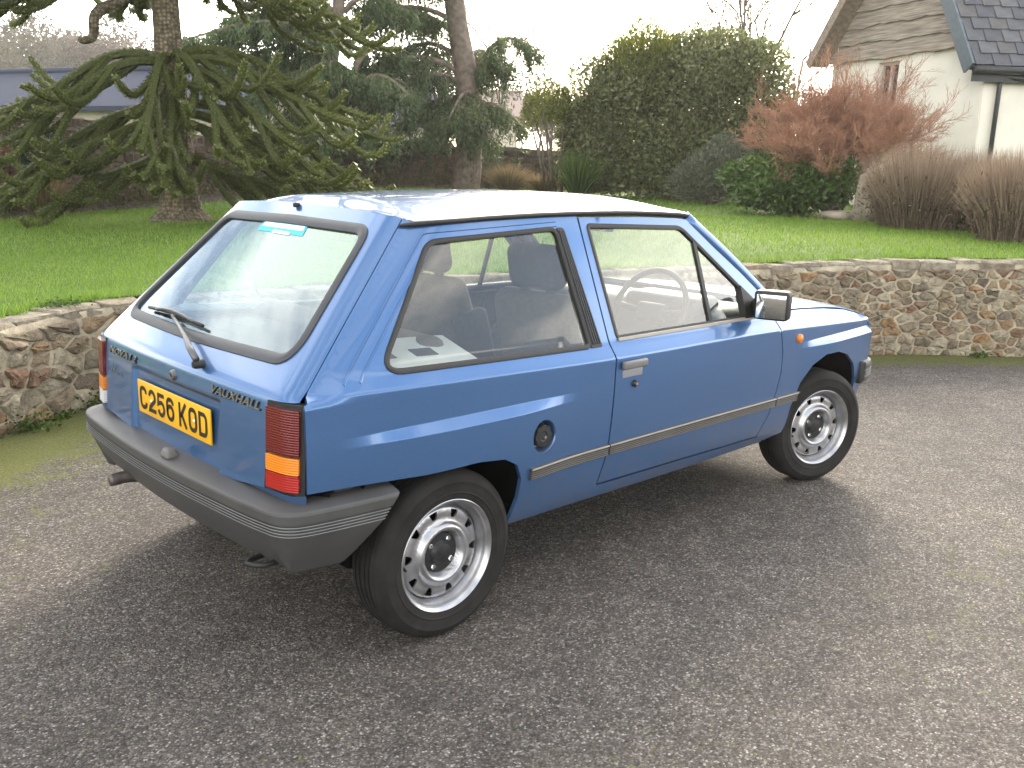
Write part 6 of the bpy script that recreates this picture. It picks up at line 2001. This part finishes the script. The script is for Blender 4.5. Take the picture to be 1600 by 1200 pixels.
tube('wood', catmull(crv, 5), .05, M_TIMB, lgo, 8)

# --- barn, outbuilding and distant trees ------------------------------------------------
M_BSLATE = pmat('blue_slate_roof', (.042, .050, .080), .9, spec=.15, var=.12, scale=1.2, bump=.3, bscale=8)
M_BWALL = pmat('pale_barn_wall', (.42, .37, .30), .9, var=.2, scale=1.5, bump=.5, bscale=6)
def barn(name, label, ua, Da, ub, Db, eave_z, ridge_z, depth, mats, base_z=.6):
    A = at(ua, 300, Da); B = at(ub, 300, Db); A[2] = B[2] = base_z
    root = empty(name, tuple(A)); tag(root, label, 'building')
    ax = B - A; Ln = np.linalg.norm(ax); ax /= Ln
    nn = np.array([-ax[1], ax[0], 0])
    if nn @ (A - CAM) < 0: nn = -nn
    h = eave_z - base_z; r = ridge_z - base_z
    q_ = lambda a, n_, z: ax * a + nn * n_ + up * z
    mk('wall', [q_(0, 0, 0), q_(Ln, 0, 0), q_(Ln, 0, h), q_(0, 0, h), q_(0, depth, 0), q_(Ln, depth, 0), q_(Ln, depth, h), q_(0, depth, h), q_(0, depth / 2, r - .1), q_(Ln, depth / 2, r - .1)],
       [(0, 1, 2, 3), (5, 4, 7, 6), (4, 0, 3, 8, 7), (1, 5, 6, 9, 2)], mats[1], root, False)
    sl_ = np.array([0, depth / 2, r - h]); 
    V = []
    for a in (-.3, Ln + .3):
        V += [q_(a, -.35, h - .35 * (r - h) / (depth / 2)), q_(a, depth / 2, r), q_(a, depth + .35, h - .35 * (r - h) / (depth / 2))]
    V2 = [v - up * .12 for v in V]
    mk('roof', V + V2, [(0, 3, 4, 1), (1, 4, 5, 2), (6, 7, 10, 9), (7, 8, 11, 10), (0, 6, 9, 3), (2, 5, 11, 8), (0, 1, 7, 6), (1, 2, 8, 7), (3, 9, 10, 4), (4, 10, 11, 5)], mats[0], root, False)
    tube('ridge', [q_(-.3, depth / 2, r + .02), q_(Ln + .3, depth / 2, r + .02)], .10, mats[0], root, 8)
    return root
barn('barn', 'long low barn with blue-grey slate roof beyond the garden wall', -260, 36, 400, 23.5, 2.75, 3.75, 5.0, (M_BSLATE, M_BWALL))
barn('outbuilding', 'pale stone outbuilding seen through the cedars', 540, 44, 700, 46, 3.3, 4.9, 5.0, (M_BSLATE, M_BWALL))
barn('outbuilding', 'pinkish outbuilding in the distance right of the cedar trunk', 742, 50, 805, 50, 4.0, 5.2, 5.0, (pmat('clay_roof', (.24, .18, .15), .8), pmat('pinkish_wall', (.55, .47, .40), .9)))
def far_tree(label, u, D, h, r, cols, n=7000, group='distant trees'):
    b = foot(u, D)
    root = empty('distant_tree', tuple(b)); tag(root, label, 'tree', group)
    C, Rn = [], []
    for k in range(9):
        c = np.array([rng.normal(0, r * .5), rng.normal(0, r * .5), h * rng.uniform(.40, .85)])
        m = n // 9
        d = rng.normal(size=(m, 3)); d /= np.linalg.norm(d, axis=1)[:, None]
        C.append(c + d * (rng.uniform(.2, 1, m) ** .5)[:, None] * np.array([r * .5, r * .5, h * .22])); Rn.append(np.full(m, rng.uniform(.1, .8)))
    C = np.vstack(C); s = h * .03
    V, F = leaves_np(C, rng.normal(size=C.shape) + [0, 0, .5], rng.uniform(.6, 1.6, len(C)) * s * 1.6, rng.uniform(.5, 1.2, len(C)) * s * .5)
    mk('crown', V, F, leaf_mat('far_foliage', cols, .8, .2), root, False, rnd=np.clip(np.concatenate(Rn) + rng.normal(0, .15, len(C)), 0, 1))
    pr_ = [tube_data([(0, 0, -.5), (0, 0, h * .35), (.1, 0, h * .75)], [h * .028, h * .02, h * .008], 7)]
    for k in range(6):
        a = rng.uniform(0, 6.3); pr_.append(tube_data([(0, 0, h * .3), (math.cos(a) * r * .4, math.sin(a) * r * .4, h * .55), (math.cos(a) * r * .7, math.sin(a) * r * .7, h * .75)], [h * .014, h * .008, h * .003], 5))
    V, F = merge(pr_); mk('trunk', V, F, M_BARK, root)
FARC = [(.060, .060, .040), (.085, .080, .055), (.11, .095, .07)]
FARB = [(.085, .068, .050), (.11, .085, .065), (.14, .11, .085)]
for (u, D, h, r, c, lab) in ((60, 110, 11.5, 6, FARC, 'hazy distant tree rising over the left part of the barn roof'), (105, 120, 15, 6, FARC, 'tallest hazy distant tree over the barn roof'), (150, 115, 12, 6, FARB, 'brownish hazy tree over the middle of the barn roof'), (195, 125, 14, 7, FARB, 'twiggy hazy distant tree beside the monkey puzzle trunk'), (15, 100, 8, 5, FARC, 'low hazy distant tree at the far end of the barn roof'), (-60, 100, 11, 6, FARC, 'hazy distant tree beyond the far end of the barn'), (330, 110, 12, 7, FARB, 'hazy tree in the gap right of the monkey puzzle trunk'),
                             (640, 70, 6.5, 4, FARB, 'bare brownish tree beyond the garden wall between the cedars'), (790, 75, 8, 4, FARB, 'bare brownish tree beyond the garden wall right of the cedar'), (860, 80, 7, 4, FARB, 'bare brownish tree far behind the small bare-stemmed tree'), (1240, 60, 5, 4, FARB, 'low brownish tree far behind the leafless tree')):
    far_tree(lab, u, D, h, r, c)

# --- the winter air: one closed box of even thin haze round the whole scene ----------------
hz = bpy.data.materials.new('winter_haze'); hz.use_nodes = True
hz.node_tree.nodes.clear()
ho = hz.node_tree.nodes.new('ShaderNodeOutputMaterial'); hv_ = hz.node_tree.nodes.new('ShaderNodeVolumePrincipled')
hv_.inputs['Color'].default_value = (.95, .94, .92, 1); hv_.inputs['Density'].default_value = .0008; hv_.inputs['Anisotropy'].default_value = .35
hz.node_tree.links.new(hv_.outputs[0], ho.inputs['Volume'])
hx0, hx1, hy0, hy1, hz0, hz1 = -40, 170, -40, 190, -1.0, 24
hb = mk('haze', [(x, y, z) for x in (hx0, hx1) for y in (hy0, hy1) for z in (hz0, hz1)], [(0, 1, 3, 2), (4, 6, 7, 5), (0, 4, 5, 1), (2, 3, 7, 6), (0, 2, 6, 4), (1, 5, 7, 3)], hz, None, False)
tag(hb, kind='stuff')
